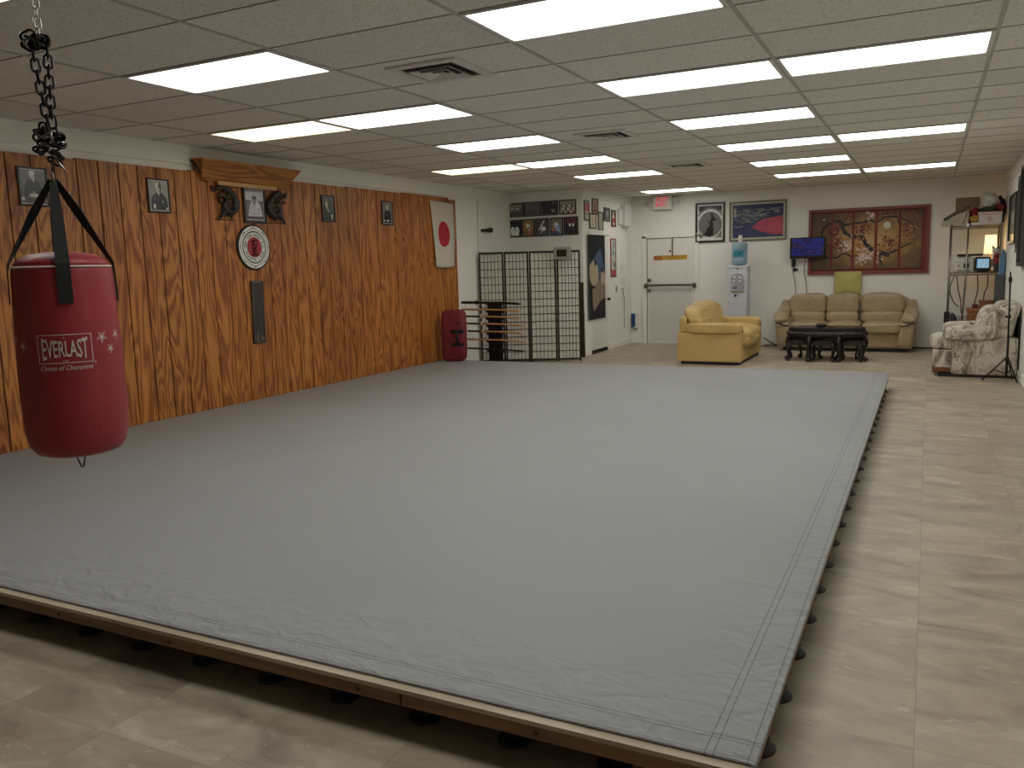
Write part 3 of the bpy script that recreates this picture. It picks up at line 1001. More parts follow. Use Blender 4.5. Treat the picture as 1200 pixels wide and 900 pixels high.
# scalloped black line
for k in range(8):
    c0 = PI / 2 + k * PI / 4
    pts = []
    for i in range(9):
        u = i / 8
        a = c0 + u * PI / 4
        rr_ = 0.205 - 0.018 * math.sin(PI * u) ** 0.6 + 0.002
        pts.append((rr_ * math.cos(a), rr_ * math.sin(a)))
    st = stroke(pts, [0.012, 0.006, 0.004, 0.004, 0.004, 0.004, 0.004, 0.006, 0.012])
    n = len(pts)
    for i in range(n - 1):
        w.add([(*st[i], 0.0232), (*st[i + 1], 0.0232), (*st[2 * n - 2 - i], 0.0232), (*st[2 * n - 1 - i], 0.0232)], [[0, 1, 2, 3], [3, 2, 1, 0]], BLACK)
w.build('scalloped_border', em, 'thin black scalloped line')
tx = MB()
def ringtext(s, r, a_mid, span, flip):
    n = len(s)
    for i, chh in enumerate(s):
        if chh == ' ':
            continue
        u = (i - (n - 1) / 2) / (n - 1)
        a = a_mid + (-u if not flip else u) * span
        def wp(x, y, a=a):
            rr2 = r + (y if not flip else -y)
            t_ = (-x if not flip else x) / r
            return (rr2 * math.cos(a + t_), rr2 * math.sin(a + t_), 0.0236)
        tx.text(chh, BLACK, h=0.029, w=0.007 if chh in 'I-' else 0.0185, offset=0.035, warp=wp)
ringtext('ZEN YAMA BUSHI RYU', 0.131, PI / 2, 3.05, False)
ringtext('JIU-JITSU - DOJO', 0.131, -PI / 2, 2.35, True)
tx.build('lettering', em, 'black lettering around the ring')
kj = MB()
for pts, w_ in (([(-0.05, 0.06), (0.045, 0.072)], 0.012), ([(0.0, 0.088), (-0.004, 0.03)], 0.013), ([(-0.035, 0.045), (-0.012, 0.022)], 0.012), ([(0.04, 0.05), (0.012, 0.02)], 0.012),
               ([(-0.045, 0.02), (0.04, 0.026)], 0.011), ([(-0.03, 0.006), (0.03, -0.022)], 0.012), ([(0.032, 0.008), (-0.036, -0.024)], 0.012),
               ([(-0.04, -0.038), (0.038, -0.034)], 0.011), ([(-0.002, -0.02), (-0.002, -0.078)], 0.013), ([(-0.036, -0.058), (0.034, -0.056)], 0.010), ([(-0.048, -0.08), (0.05, -0.078)], 0.013)):
    st = stroke(pts, w_)
    kj.add([(*p, 0.0238) for p in st], [[0, 1, 2, 3], [3, 2, 1, 0]], BLACK)
kj.build('brush_character', em, 'black brush-stroke character')

# hanging dark board
bd = thing('wooden_plaque', 'narrow dark upright wooden board hung under the round emblem', 'plaque', LW(6.755, 1.125))
MB().b2((-0.095, -0.335, 0.0), (0.085, 0.335, 0.022), timber('dark_walnut', '#2a2320', '#463d38', 1, 26), 0.004, M=Matrix.Rotation(-0.02, 4, 'Z')).build('board', bd)
b = MB()
for (x0, y0, x1, y1) in ((-0.05, -0.31, -0.035, -0.2), (0.03, -0.31, 0.005, -0.24), (0.05, -0.3, 0.035, -0.27), (-0.06, 0.318, 0.05, 0.325)):
    b.prism(stroke([(x0, y0), (x1, y1)], 0.008), 0.022, 0.0235, mat('#7c756c', 0.5))
b.build('painted_mark', bd, 'worn pale brush marks')

# flag
N = NT('flag_cloth')
tc = N.n('ShaderNodeTexCoord'); o = N.sep(tc.outputs['Object'])
d2 = N.math('SQRT', N.math('ADD', N.math('POWER', N.math('DIVIDE', o[0], 0.155), 2.0), N.math('POWER', N.math('DIVIDE', N.math('SUBTRACT', o[1], 0.0), 0.185), 2.0)))
N.set(N.mix(N.math('LESS_THAN', d2, 1.0), hexc('#c9c1b4'), hexc('#b0323a')), 0.85, spec=0.2)
N.bump(N.noise(N.coord((14, 3, 1)), 1.0, 3), 0.3, 0.01)
fm = MB()
nu, nv = 14, 22
vs = []; fs = []
for j in range(nv + 1):
    for i in range(nu + 1):
        u, v_ = i / nu, j / nv
        x = (-0.34 + 0.66 * u) + 0.075 * v_ * (1 - u) * 1.0 - 0.03 * v_ * u
        yy = 0.475 - 0.945 * v_ - 0.02 * math.sin(PI * u) * v_ - 0.02 * u * (1 - v_)
        zz = 0.012 + 0.016 * math.sin(u * 8 + v_ * 3) * v_ + 0.02 * v_
        vs.append((x, yy, zz))
for j in range(nv):
    for i in range(nu):
        a = j * (nu + 1) + i
        fs.append([a, a + nu + 1, a + nu + 2, a + 1])
fm.add(vs, fs, N.m, True)
fo = fm.build('flag', None, world=LW(10.65, 2.04))
so = fo.modifiers.new('cloth', 'SOLIDIFY'); so.thickness = 0.003
tag(fo, 'hanging white flag with a red disc at far end of wood paneling', 'flag')

# ------------------------------------------------------------------ shield, sword rack, screen
SH = thing('strike_shield', 'upright dark red padded strike shield standing at end of wood paneling', 'strike shield', T(-6.17, 10.40, MAT_Z, math.radians(14)))
SRED = leather('shield_vinyl', '#741e2b', 0.45)
MB().cushion((0, 0, 0.375), (0.355, 0.17, 0.75), SRED, 7, 12, lambda q: Vector((q.x, q.y * (1 - 0.10 * q.z * q.z) + (0.30 * max(0, q.z) ** 2), q.z))).build('pad', SH)
for (z0, xx, ww) in ((0.44, 0.07, 0.20), (0.25, 0.08, 0.19)):
    MB().box((xx, -0.090, z0), (ww, 0.012, 0.045), strapm, 0.004).build('strap', SH)
MB().tube([(0.06, -0.092, 0.44), (0.07, -0.125, 0.39), (0.085, -0.125, 0.31), (0.09, -0.092, 0.25)], 0.016, strapm, 8).build('handle', SH)
MB().box((0.09, -0.086, 0.565), (0.08, 0.01, 0.025), mat('#4e141d', 0.5), 0.004).build('tab', SH)

rk = thing('sword_rack', 'tall black notched stand holding seven practice swords before folding screen', 'sword rack', T(-5.835, 11.06, 0))
poly = []
zs = [1.01, 0.90, 0.79, 0.68, 0.56, 0.44, 0.30]
outl = [(0.115, 0.0), (0.115, 0.18)]
for k in range(6, -1, -1):
    zz = zs[k]
    outl += [(0.115, zz - 0.055), (0.140, zz - 0.03), (0.140, zz + 0.0), (0.118, zz + 0.03)] if k else [(0.115, zz - 0.055), (0.140, zz - 0.03), (0.140, zz + 0.015)]
full = outl + [(-x, z) for x, z in outl[::-1]]
MB(Matrix.Rotation(PI / 2, 4, 'X')).prism(full, -0.012, 0.012, mat('#0c0c0e', 0.45)).build('back_board', rk)
for k, zz in enumerate(zs):
    for s in (-1, 1):
        MB().tube([(s * 0.12, -0.012, zz - 0.018), (s * 0.12, -0.05, zz - 0.020), (s * 0.12, -0.062, zz - 0.004)], 0.008, BLACKM, 6).build('peg', rk)
MB().b2((-0.2, -0.14, 0), (0.2, 0.14, 0.03), BLACKM, 0.006).build('base', rk)

BOK = timber('bokken_wood', '#9a744a', '#b98e5e', 0, 16, 0.4)
HAN = mat('#5e3a28', 0.5)
SAYA = mat('#0f0f11', 0.25)
def sword(label, xl, xr, z, kind):
    L = xr - xl
    t = thing('practice_sword', label, 'sword', T((xl + xr) / 2, 11.0, z, 0) @ Matrix.Rotation(0.018, 4, 'Y'), 'practice swords on the rack')
    def arc(x):
        return -0.014 * (2 * x / L) ** 2 * (1 if x > 0 else 0.15)
    xg = -L / 2 + 0.26
    body_m = {'b': BOK, 'g': BOK, 'k': SAYA, 'd': mat('#26211d', 0.4)}[kind]
    handm = {'b': BOK, 'g': HAN, 'k': SAYA, 'd': body_m}[kind]
    xs = [xg + (L / 2 - xg) * i / 12 for i in range(13)]
    rb = {'b': 0.014, 'g': 0.014, 'k': 0.018, 'd': 0.012}[kind]
    MB().tube([(x, 0, arc(x)) for x in xs] , [rb] * 12 + [rb * 0.6], body_m, 8).build('blade' if kind != 'k' else 'scabbard', t)
    MB().tube([(x, 0, arc(x)) for x in [-L / 2 + 0.26 * i / 5 for i in range(6)]], rb * 1.15, handm, 8).build('handle', t)
    if kind in 'gk':
        MB().cyl((xg - 0.006, 0, 0), (xg + 0.006, 0, 0), 0.034 if kind == 'g' else 0.036, mat('#d2c3a8', 0.5) if kind == 'g' else SAYA, 16).build('guard', t)
sword('black sheathed sword on the topmost rack pegs', -6.37, -5.36, 1.01, 'k')
sword('plain pale wooden sword second from the rack top', -6.38, -5.37, 0.905, 'b')
sword('wooden sword with guard and dark grip third from the rack top', -6.30, -5.36, 0.80, 'g')
sword('wooden sword with guard fourth from the rack top', -6.29, -5.33, 0.69, 'g')
sword('wooden sword with guard fifth from the rack top', -6.28, -5.33, 0.575, 'g')
sword('plain wooden sword sixth from the rack top, above the dark one', -6.32, -5.31, 0.45, 'b')
sword('thin dark sword on the lowest rack pegs', -6.32, -5.31, 0.31, 'd')

scr = thing('folding_screen', 'four-panel dark lattice paper folding screen standing before photo wall', 'folding screen', (0, 0, 0))
SD = mat('#1d1210', 0.45)
PAPER = mat('#cfcac0', 0.8, var=0.03)
ends = [(-6.444, 11.70), (-6.093, 11.90), (-5.73, 12.07), (-5.33, 12.25), (-4.985, 12.42)]
for k in range(4):
    (xa, ya), (xb, yb) = ends[k], ends[k + 1]
    L = math.hypot(xb - xa, yb - ya)
    M = frame((xa, ya, 0), (xb - xa, yb - ya, 0), (0, 0, 1))
    f = MB(M)
    ht = 1.775
    sw_ = 0.032
    f.b2((0.004, 0.0, -0.010), (sw_, ht, 0.010), SD, 0.002, seg=1); f.b2((L - sw_, 0.0, -0.010), (L - 0.004, ht, 0.010), SD, 0.002, seg=1)
    f.b2((sw_, ht - 0.035, -0.010), (L - sw_, ht, 0.010), SD); f.b2((sw_, 0.02, -0.010), (L - sw_, 0.05, 0.010), SD)
    for i in range(1, 6):
        x = sw_ + (L - 2 * sw_) * i / 6
        f.b2((x - 0.003, 0.05, -0.002), (x + 0.003, ht - 0.035, 0.009), SD)
    for i in range(1, 14):
        z = 0.05 + (ht - 0.085) * i / 14
        f.b2((sw_, z - 0.0035, -0.002), (L - sw_, z + 0.0035, 0.008), SD)
    f.build('lattice_frame', scr)
    MB(M).b2((sw_, 0.05, -0.006), (L - sw_, ht - 0.035, -0.003), PAPER).build('paper_panel', scr)

bx = thing('display_box', 'small grey boxed display with dark window hung over folding screen top', 'display', PW(-5.155, 1.728, 0.86))
MB().b2((-0.145, -0.095, 0.0), (0.145, 0.095, 0.04), mat('#8d8982', 0.5), 0.008).build('case', bx)
MB().b2((-0.085, -0.055, 0.04), (0.085, 0.055, 0.043), mat('#2e2622', 0.25), 0.002).build('window', bx)
MB().b2((-0.02, 0.052, -0.16), (0.02, 0.064, 0.0), mat('#8d8982', 0.5)).build('bracket', bx)

lb = MB(Matrix.Translation((-5.145, 12.895, 0)) @ Matrix.Rotation(-0.015, 4, 'Y')).b2((-0.03, -0.02, 0.0), (0.03, 0.03, 1.25), timber('board_brown', '#3a2a20', '#54402f', 2, 20), 0.003).build('wooden_board')
tag(lb, 'tall dark brown board leaning between folding screen and wall corner', 'board')

# camera bracket and conduit on left wall
cam_ = thing('wall_spotlight', 'small black spotlight on white wall between flag and screen', 'spotlight', frame((XL, 11.92, 2.13), (0, 1, 0), (0, 0, 1)))
MB().cyl((0, 0, 0), (0, 0, 0.05), 0.022, BLACK, 12).build('mount', cam_)
MB().tube([(0, 0, 0.05), (0.03, 0.0, 0.09), (0.10, 0.005, 0.10), (0.15, 0.005, 0.10)], [0.018, 0.03, 0.042, 0.04], BLACK, 12).build('head', cam_)
cd = MB().cyl((XL + 0.012, 11.80, 1.4), (XL + 0.012, 11.80, 2.60), 0.011, TRIMW, 10).build('cable_conduit')
tag(cd, 'thin white vertical conduit beside the black wall spotlight', 'conduit')

# ------------------------------------------------------------------ nine photos on the partition
def lighter(h, k):
    return '#' + ''.join('%02x' % min(235, int(int(h[i:i + 2], 16) * k + 10)) for i in (1, 3, 5))
def abstract(bg, shapes, k=1.0):
    if k != 1.0:
        bg = lighter(bg, k)
        shapes = [tuple(lighter(q, k) if isinstance(q, str) and q.startswith('#') else q for q in t_) for t_ in shapes]
    def art(w, h):
        a = Art(w, h, shade(bg))
        for s in shapes:
            k = s[0]
            if k == 'e': a.e(*s[1:5], shade(s[5]))
            elif k == 'r': a.r(*s[1:5], shade(s[5]))
            elif k == 'p': a.poly(s[1], shade(s[2]))
            elif k == 's': a.s(s[1], s[2], shade(s[3]))
        return a
    return art
def crowd(bg, cols, rows, n, c1, c2):
    sh = []
    for r_ in range(rows):
        for i in range(n):
            x = -0.42 + 0.84 * (i + 0.5 * (r_ % 2)) / n
            y = 0.22 - 0.26 * r_
            sh += [('e', x, y - 0.13, 0.045, 0.12, c1 if (i + r_) % 3 else c2), ('e', x, y + 0.02, 0.022, 0.05, '#5a463a')]
    return sh
PFM = mat('#120e0c', 0.35)
NG = 'framed photos above the folding screen'
top = [
    ('framed group photo of people in white, far left of upper row above screen', -6.375, abstract('#4d4a45', [('r', -0.5, -0.5, 0.5, -0.2, '#3a3835')] + crowd('', 0, 1, 7, '#9a958d', '#55514c') + [('r', -0.4, 0.25, 0.42, 0.42, '#7b7460')], 1.35)),
    ('framed dull grey photo with small dark figures, second in upper row', -6.06, abstract('#4a4b4e', [('r', -0.5, -0.5, 0.5, -0.1, '#3d3d40'), ('e', -0.15, -0.12, 0.05, 0.1, '#1d1d20'), ('e', 0.08, -0.05, 0.05, 0.1, '#2a2a2c'), ('e', 0.0, -0.1, 0.05, 0.07, '#5d5d5f')], 1.35)),
    ('framed dark photo with one white kicking shape, third in upper row', -5.74, abstract('#1f1f25', [('s', [(0.12, -0.1), (0.26, -0.34)], 0.06, '#a09c98'), ('s', [(0.3, -0.05), (0.34, -0.3)], 0.05, '#8c8884'), ('s', [(0.2, 0.4), (0.4, 0.36)], 0.05, '#8c8884'), ('e', -0.1, 0.05, 0.1, 0.2, '#2c2c33')], 1.35)),
    ('framed team photo with rows of people, far right of upper row', -5.415, abstract('#77726a', [('r', -0.5, -0.5, 0.5, -0.36, '#6b3a36')] + crowd('', 0, 3, 7, '#a39d93', '#37332f'), 1.35)),
]
for lab, x, art in top:
    picture('framed_photo', lab, PW(x, 2.495), 0.305, 0.24, 0.013, PFM, art, NG, (0.010, shade('#7d7a73')))
bot = [
    ('framed photo of a white jacket on dark ground, far left of lower row', -6.40, 0.245, abstract('#15191a', [('e', -0.2, -0.15, 0.22, 0.28, '#a7aca8'), ('e', 0.2, -0.15, 0.22, 0.28, '#9ea39f'), ('r', -0.38, -0.46, 0.38, -0.2, '#a7aca8'), ('p', [(-0.06, 0.1), (0.08, 0.1), (0.0, -0.2)], '#3a3c38')], 1.35)),
    ('framed photo of a white figure on brown ground, second in lower row', -6.145, 0.245, abstract('#6b523a', [('r', -0.5, -0.5, 0.5, -0.2, '#5d4230'), ('e', 0.0, 0.1, 0.18, 0.14, '#b0a698'), ('s', [(-0.2, 0.3), (0.05, 0.05), (0.1, -0.15)], 0.1, '#b0a698'), ('e', 0.05, 0.02, 0.1, 0.05, '#1a1715'), ('r', -0.1, -0.42, 0.3, -0.16, '#7d4a3c')], 1.35)),
    ('framed photo of a leaping white figure, middle of lower row', -5.885, 0.245, abstract('#3a322c', [('s', [(-0.3, -0.2), (0.0, 0.2), (0.2, 0.45)], 0.09, '#b8b2aa'), ('e', 0.12, -0.1, 0.22, 0.15, '#b3ada4'), ('s', [(-0.2, -0.45), (0.1, -0.1)], 0.08, '#a59f96'), ('r', -0.5, -0.5, 0.5, -0.36, '#34384c')], 1.35)),
    ('framed photo of a blue and white grappling pair, fourth in lower row', -5.62, 0.245, abstract('#5e564e', [('e', -0.02, 0.1, 0.2, 0.2, '#9aa0ac'), ('e', 0.1, -0.12, 0.16, 0.2, '#6d7e9e'), ('r', -0.5, -0.5, 0.5, -0.3, '#3a3f52'), ('e', -0.26, -0.2, 0.2, 0.1, '#8a4a44'), ('s', [(0.2, -0.2), (0.34, -0.45)], 0.08, '#8b98b0')], 1.35)),
    ('framed dark reddish photo with two pale shapes, far right of lower row', -5.355, 0.255, abstract('#1c1a20', [('r', -0.5, 0.15, 0.5, 0.5, '#45292b'), ('e', -0.12, 0.06, 0.09, 0.11, '#a8a5a0'), ('e', 0.16, 0.06, 0.1, 0.11, '#b0ada8'), ('r', -0.36, -0.4, 0.36, -0.1, '#26242b')], 1.35)),
]
for lab, x, wd, art in bot:
    picture('framed_photo', lab, PW(x, 2.185), wd, 0.30, 0.014, PFM, art, NG, (0.010, shade('#6b675f')))

# frames on the partition side
SG = 'narrow framed pictures above the curtained door'
side = [
    ('narrow dark frame with red figure, leftmost above curtained door', 13.155, 2.435, 0.23, 0.33, abstract('#c3b8a2', [('r', -0.5, -0.05, 0.5, 0.45, '#b5605c'), ('e', 0.0, -0.2, 0.2, 0.1, '#8d857a')])),
    ('dark frame with pale brown picture, highest above curtained door', 13.545, 2.52, 0.28, 0.27, abstract('#a3927a', [('e', 0.0, 0.0, 0.25, 0.3, '#85705e'), ('r', -0.4, -0.4, 0.4, -0.25, '#7b4a40')])),
    ('dark frame with cream picture touching the door top', 13.43, 2.27, 0.31, 0.255, abstract('#cfc1a5', [('e', 0.0, 0.0, 0.16, 0.35, '#bfa78a'), ('r', -0.5, -0.5, -0.4, 0.5, '#a98d72')])),
    ('narrow dark frame with grey green scroll right of the cream picture', 13.81, 2.285, 0.235, 0.31, abstract('#a8a795', [('s', [(0.0, 0.4), (0.05, 0.0), (-0.05, -0.4)], 0.2, '#8a8c7c')])),
    ('dark frame with bluish grey picture, second from right above door', 14.13, 2.41, 0.30, 0.24, abstract('#6c6c74', [('e', 0.05, 0.1, 0.2, 0.25, '#94959c'), ('r', -0.5, -0.5, -0.2, 0.5, '#45454e')])),
    ('narrow dark frame with red and white picture nearest the wall box', 14.48, 2.355, 0.225, 0.30, abstract('#a34a46', [('p', [(-0.4, 0.05), (0.0, 0.4), (0.3, 0.0)], '#d0c8bc'), ('r', -0.5, 0.3, 0.5, 0.5, '#8a8478'), ('r', -0.2, -0.45, 0.3, -0.3, '#c0b5a5')])),
]
for lab, y, z, w_, h_, art in side:
    picture('narrow_picture', lab, SW(y, z), w_, h_, 0.022, mat('#2a1d18', 0.4), art, SG)
def tallart(w, h):
    a = Art(w, h, shade('#c3c2b2'))
    rr = random.Random(3)
    for i in range(14):
        x, y = rr.uniform(-0.3, 0.4), rr.uniform(-0.3, 0.35)
        a.s([(x, y), (x + rr.uniform(-0.15, 0.15), y + 0.06), (x + rr.uniform(-0.2, 0.2), y + 0.13)], rr.uniform(0.08, 0.2), shade(rr.choice(['#5f7d8c', '#7d98a3', '#44606f', '#8fa3a6'])))
    a.r(-0.5, -0.5, 0.5, -0.33, shade('#a8444a'))
    return a
picture('tall_print', 'tall narrow red framed print with blue brushwork right of curtained door', SW(14.445, 1.65), 0.28, 0.69, 0.02, mat('#8f3a38', 0.5), tallart)

# partition door with hanging cloth
d2_ = thing('door_2', 'white interior door behind the hanging printed cloth', 'door', SW(13.70, 0.0))
d2_['kind'] = 'structure'
fr = MB()
for s in (-1, 1):
    fr.b2((s * 0.44 - 0.035, 0.0, 0.0), (s * 0.44 + 0.035, 2.06, 0.018), TRIMW, 0.004)
fr.b2((-0.475, 2.03, 0.0), (0.475, 2.10, 0.018), TRIMW, 0.004)
fr.build('door_frame', d2_)
sl = MB().b2((-0.405, 0.07, 0.002), (0.405, 2.03, 0.012), WHITE)
for s in (-1, 1):
    sl.b2((s * 0.19 - 0.14, 0.16, 0.012), (s * 0.19 + 0.14, 0.46, 0.017), WHITE, 0.004)
sl.build('door_slab', d2_)
MB().b2((-0.405, 0.0, 0.001), (0.405, 0.065, 0.004), mat('#1d1a18', 0.9)).build('threshold_gap', d2_)
MB().cyl((0.36, 0.92, 0.01), (0.36, 0.92, 0.045), 0.012, mat('#3b352e', 0.3, 0.8), 10).ball((0.36, 0.92, 0.06), 0.028, mat('#3b352e', 0.3, 0.8)).build('handle', d2_)

cl = MB()
NAVY = mat('#17181f', 0.9, scale=60)
nu, nv = 10, 16
W_, H_ = 0.80, 1.45
def zfold(x, y):
    return 0.022 + 0.003 * math.sin(x * 14 + 1) * (0.3 - y / H_ * 0.7)
vs = []; fs = []
for j in range(nv + 1):
    for i in range(nu + 1):
        x, y = -W_ / 2 + W_ * i / nu, H_ / 2 - H_ * j / nv
        vs.append((x, y, zfold(x, y)))
for j in range(nv):
    for i in range(nu):
        a = j * (nu + 1) + i
        fs.append([a, a + nu + 1, a + nu + 2, a + 1])
cl.add(vs, fs, NAVY, True)
def patch(poly, h, k):
    m = mat(h, 0.9, scale=40)
    cx, cy = sum(p[0] for p in poly) / len(poly), sum(p[1] for p in poly) / len(poly)
    P = [Vector(p) for p in poly]
    out = []; fcs = []
    rings = 4
    for r_ in range(rings + 1):
        for p in P:
            q = Vector((cx, cy)).lerp(p, r_ / rings)
            out.append((q.x, q.y, zfold(q.x, q.y) + 0.003 + 0.0025 * k))
    n = len(P)
    for r_ in range(rings):
        for i in range(n):
            j = (i + 1) % n
            fcs.append([r_ * n + i, r_ * n + j, (r_ + 1) * n + j, (r_ + 1) * n + i])
    cl.add(out, fcs, m, True)
def pq(u, v_):     # fractions of the cloth, u from left, v from top
    return (-W_ / 2 + W_ * u, H_ / 2 - H_ * v_)
patch([pq(0.70, 0.16), pq(0.90, 0.37), pq(0.98, 0.55), pq(0.55, 0.60), pq(0.05, 0.44), pq(0.02, 0.36)], '#485a7c', 0)
patch([pq(x, y) for x, y in ((0.05, 0.36), (0.28, 0.30), (0.50, 0.36), (0.62, 0.50), (0.60, 0.62), (0.30, 0.66), (0.08, 0.60), (0.02, 0.45))], '#b5a58a', 1)
patch([pq(x, y) for x, y in ((0.72, 0.44), (0.88, 0.42), (0.99, 0.50), (0.99, 0.66), (0.80, 0.70), (0.68, 0.60))], '#b5a58a', 1)
patch([pq(x, y) for x, y in ((0.18, 0.62), (0.60, 0.55), (0.98, 0.62), (0.98, 0.74), (0.62, 0.80), (0.26, 0.91), (0.20, 0.84))], '#8d7f6b', 2)
patch([pq(x, y) for x, y in ((0.30, 0.30), (0.40, 0.30), (0.42, 0.36), (0.33, 0.37))], '#121216', 3)
patch([pq(x, y) for x, y in ((0.72, 0.39), (0.84, 0.39), (0.84, 0.45), (0.74, 0.45))], '#121216', 3)
patch(stroke([pq(0.05, 0.55), pq(0.14, 0.63), pq(0.34, 0.62)], 0.025), '#1a1719', 4)
patch(stroke([pq(0.60, 0.42), pq(0.54, 0.52), pq(0.60, 0.56)], 0.018), '#3a3236', 4)
patch(stroke([pq(0.66, 0.60), pq(0.62, 0.80)], 0.012), '#4d443c', 4)
patch(stroke([pq(0.86, 0.56), pq(0.84, 0.74)], 0.012), '#4d443c', 4)
ct = thing('door_curtain', 'dark navy hanging cloth with beige and blue figure covering inner door', 'curtain', SW(13.54, 1.325, 0.012))
cl.build('cloth', ct)
MB().cyl((-0.42, H_ / 2 - 0.004, 0.022), (0.42, H_ / 2 - 0.004, 0.022), 0.008, TRIMW, 8).build('rod', ct)

# boxes on the partition side
wb = thing('electrical_box', 'white wall cabinet high in corner near exit sign', 'box', SW(15.08, 2.43))
MB().b2((-0.20, -0.20, 0.0), (0.18, 0.20, 0.10), WHITE, 0.008).build('cabinet', wb)
MB().b2((-0.17, -0.17, 0.10), (0.15, 0.17, 0.106), WHITE, 0.003).build('cover', wb)
wb2 = MB(SW(14.78, 2.39)).b2((-0.08, -0.13, 0.0), (0.07, 0.14, 0.05), WHITE, 0.006).build('junction_box')
tag(wb2, 'small white box beside the white wall cabinet', 'box')
ph_ = thing('wall_phone', 'white wall phone with hanging cord near room corner', 'phone', SW(14.93, 1.18))
MB().b2((-0.06, -0.10, 0), (0.06, 0.10, 0.045), WHITE, 0.01).build('body', ph_)
MB().b2((-0.05, -0.09, 0.045), (-0.012, 0.09, 0.07), WHITE, 0.008).build('handset', ph_)
MB().tube(curve([(-0.03, -0.09, 0.03), (-0.01, -0.2, 0.03), (0.06, -0.28, 0.02), (0.09, -0.5, 0.015), (0.09, -0.85, 0.012)]), 0.006, mat('#8b877f', 0.6), 6).build('cord', ph_)
lsw = thing('light_switch', 'beige light switch plate left of the wall phone', 'switch', SW(14.62, 1.08))
MB().b2((-0.04, -0.06, 0), (0.04, 0.06, 0.008), mat('#a8a296', 0.5), 0.003).build('plate', lsw)
MB().b2((-0.01, -0.02, 0.008), (0.01, 0.02, 0.016), mat('#6f6a60', 0.5), 0.002).build('toggle', lsw)
mt = tag(MB(SW(14.93, 1.44)).b2((-0.07, -0.07, 0), (0.07, 0.07, 0.014), WHITE, 0.004).build('access_panel'), 'flat white cover plate above the wall phone', 'cover plate')
bl = thing('blue_container', 'narrow blue object in corner by the exit door', 'container', BW(-5.115, 0.455, 0.0))
MB().b2((-0.035, -0.135, 0.0), (0.035, 0.12, 0.05), mat('#27426e', 0.4), 0.008).build('body', bl)
MB().b2((-0.035, 0.12, 0.0), (0.035, 0.15, 0.05), WHITE, 0.006).build('cap', bl)
oc = thing('outlet_cords', 'tangle of grey cords below the blue object', 'cords', BW(-5.10, 0.29, 0.0))
MB().tube(curve([(-0.05, -0.0, 0.03), (-0.02, 0.03, 0.05), (0.03, -0.02, 0.05), (0.06, 0.01, 0.03), (0.05, -0.03, 0.03), (0.0, -0.02, 0.04)]), 0.006, mat('#6d675f', 0.6), 6).build('cord', oc)
MB().b2((-0.04, -0.03, 0.0), (0.04, 0.03, 0.02), WHITE, 0.004).build('outlet', oc)

# ------------------------------------------------------------------ exit door
dr = thing('door_1', 'white steel exit door with push bar in back wall', 'door', BW(-4.385, 0.0))
dr['kind'] = 'structure'
fr = MB()
for s in (-1, 1):
    fr.b2((s * 0.505 - 0.045, 0.0, 0.0), (s * 0.505 + 0.045, 2.04, 0.03), TRIMW, 0.004)
fr.b2((-0.55, 2.0, 0.0), (0.55, 2.075, 0.03), TRIMW, 0.004)
fr.build('door_frame', dr)
DS = mat('#e2dfd7', 0.5, var=0.03)
MB().b2((-0.455, 0.012, -0.004), (0.455, 1.985, 0.006), DS).b2((-0.46, 0.0, 0.0), (-0.448, 2.0, 0.008), mat('#4a4742', 0.7)).b2((-0.455, 1.988, 0.0), (0.455, 2.0, 0.008), mat('#4a4742', 0.7)).build('door_slab', dr)
MB().b2((-0.40, 0.05, 0.006), (0.40, 1.05, 0.009), mat('#d3d1ca', 0.45, var=0.03), 0.002).build('kick_panel', dr)
PB = mat('#6f6b64', 0.35, 0.7)
pb = MB().b2((-0.49, 1.095, 0.05), (0.50, 1.135, 0.075), PB, 0.008)
for x in (-0.47, 0.47):
    pb.b2((x - 0.03, 1.06, 0.0), (x + 0.03, 1.15, 0.06), PB, 0.008)
pb.build('push_bar', dr)
for z in (1.215, 1.015):
    MB().cyl((-0.405, z, 0.006), (-0.405, z, 0.035), 0.032, mat('#8f8b83', 0.3, 0.9), 16).cyl((-0.405, z, 0.035), (-0.405, z, 0.042), 0.016, mat('#3c3a36', 0.3, 0.9), 10).build('lock', dr)
MB().b2((0.035, 1.66, 0.006), (0.055, 1.985, 0.028), PB, 0.003).build('closer_rod', dr)
MB().cyl((-0.005, 1.755, 0.006), (-0.005, 1.755, 0.016), 0.018, BLACK, 12).build('peephole', dr)
ss = MB().b2((-0.325, 1.585, 0.006), (0.325, 1.672, 0.0085), mat('#c79a35', 0.5, var=0.05))
ss.b2((-0.315, 1.593, 0.0085), (-0.15, 1.662, 0.0092), mat('#8d3b22', 0.5))
ss.text('CAUTION', mat('#d9a53c', 0.5), w=0.15, h=0.042, offset=0.01, at=(-0.2325, 1.628, 0.0098))
ss.text('EMERGENCY EXIT ONLY', mat('#8a5a20', 0.5), w=0.42, h=0.022, at=(0.09, 1.645, 0.0092))
ss.text('ALARM WILL SOUND', mat('#8a5a20', 0.5), w=0.30, h=0.018, at=(0.09, 1.612, 0.0092))
ss.build('caution_strip', dr, 'yellow caution sticker strip')

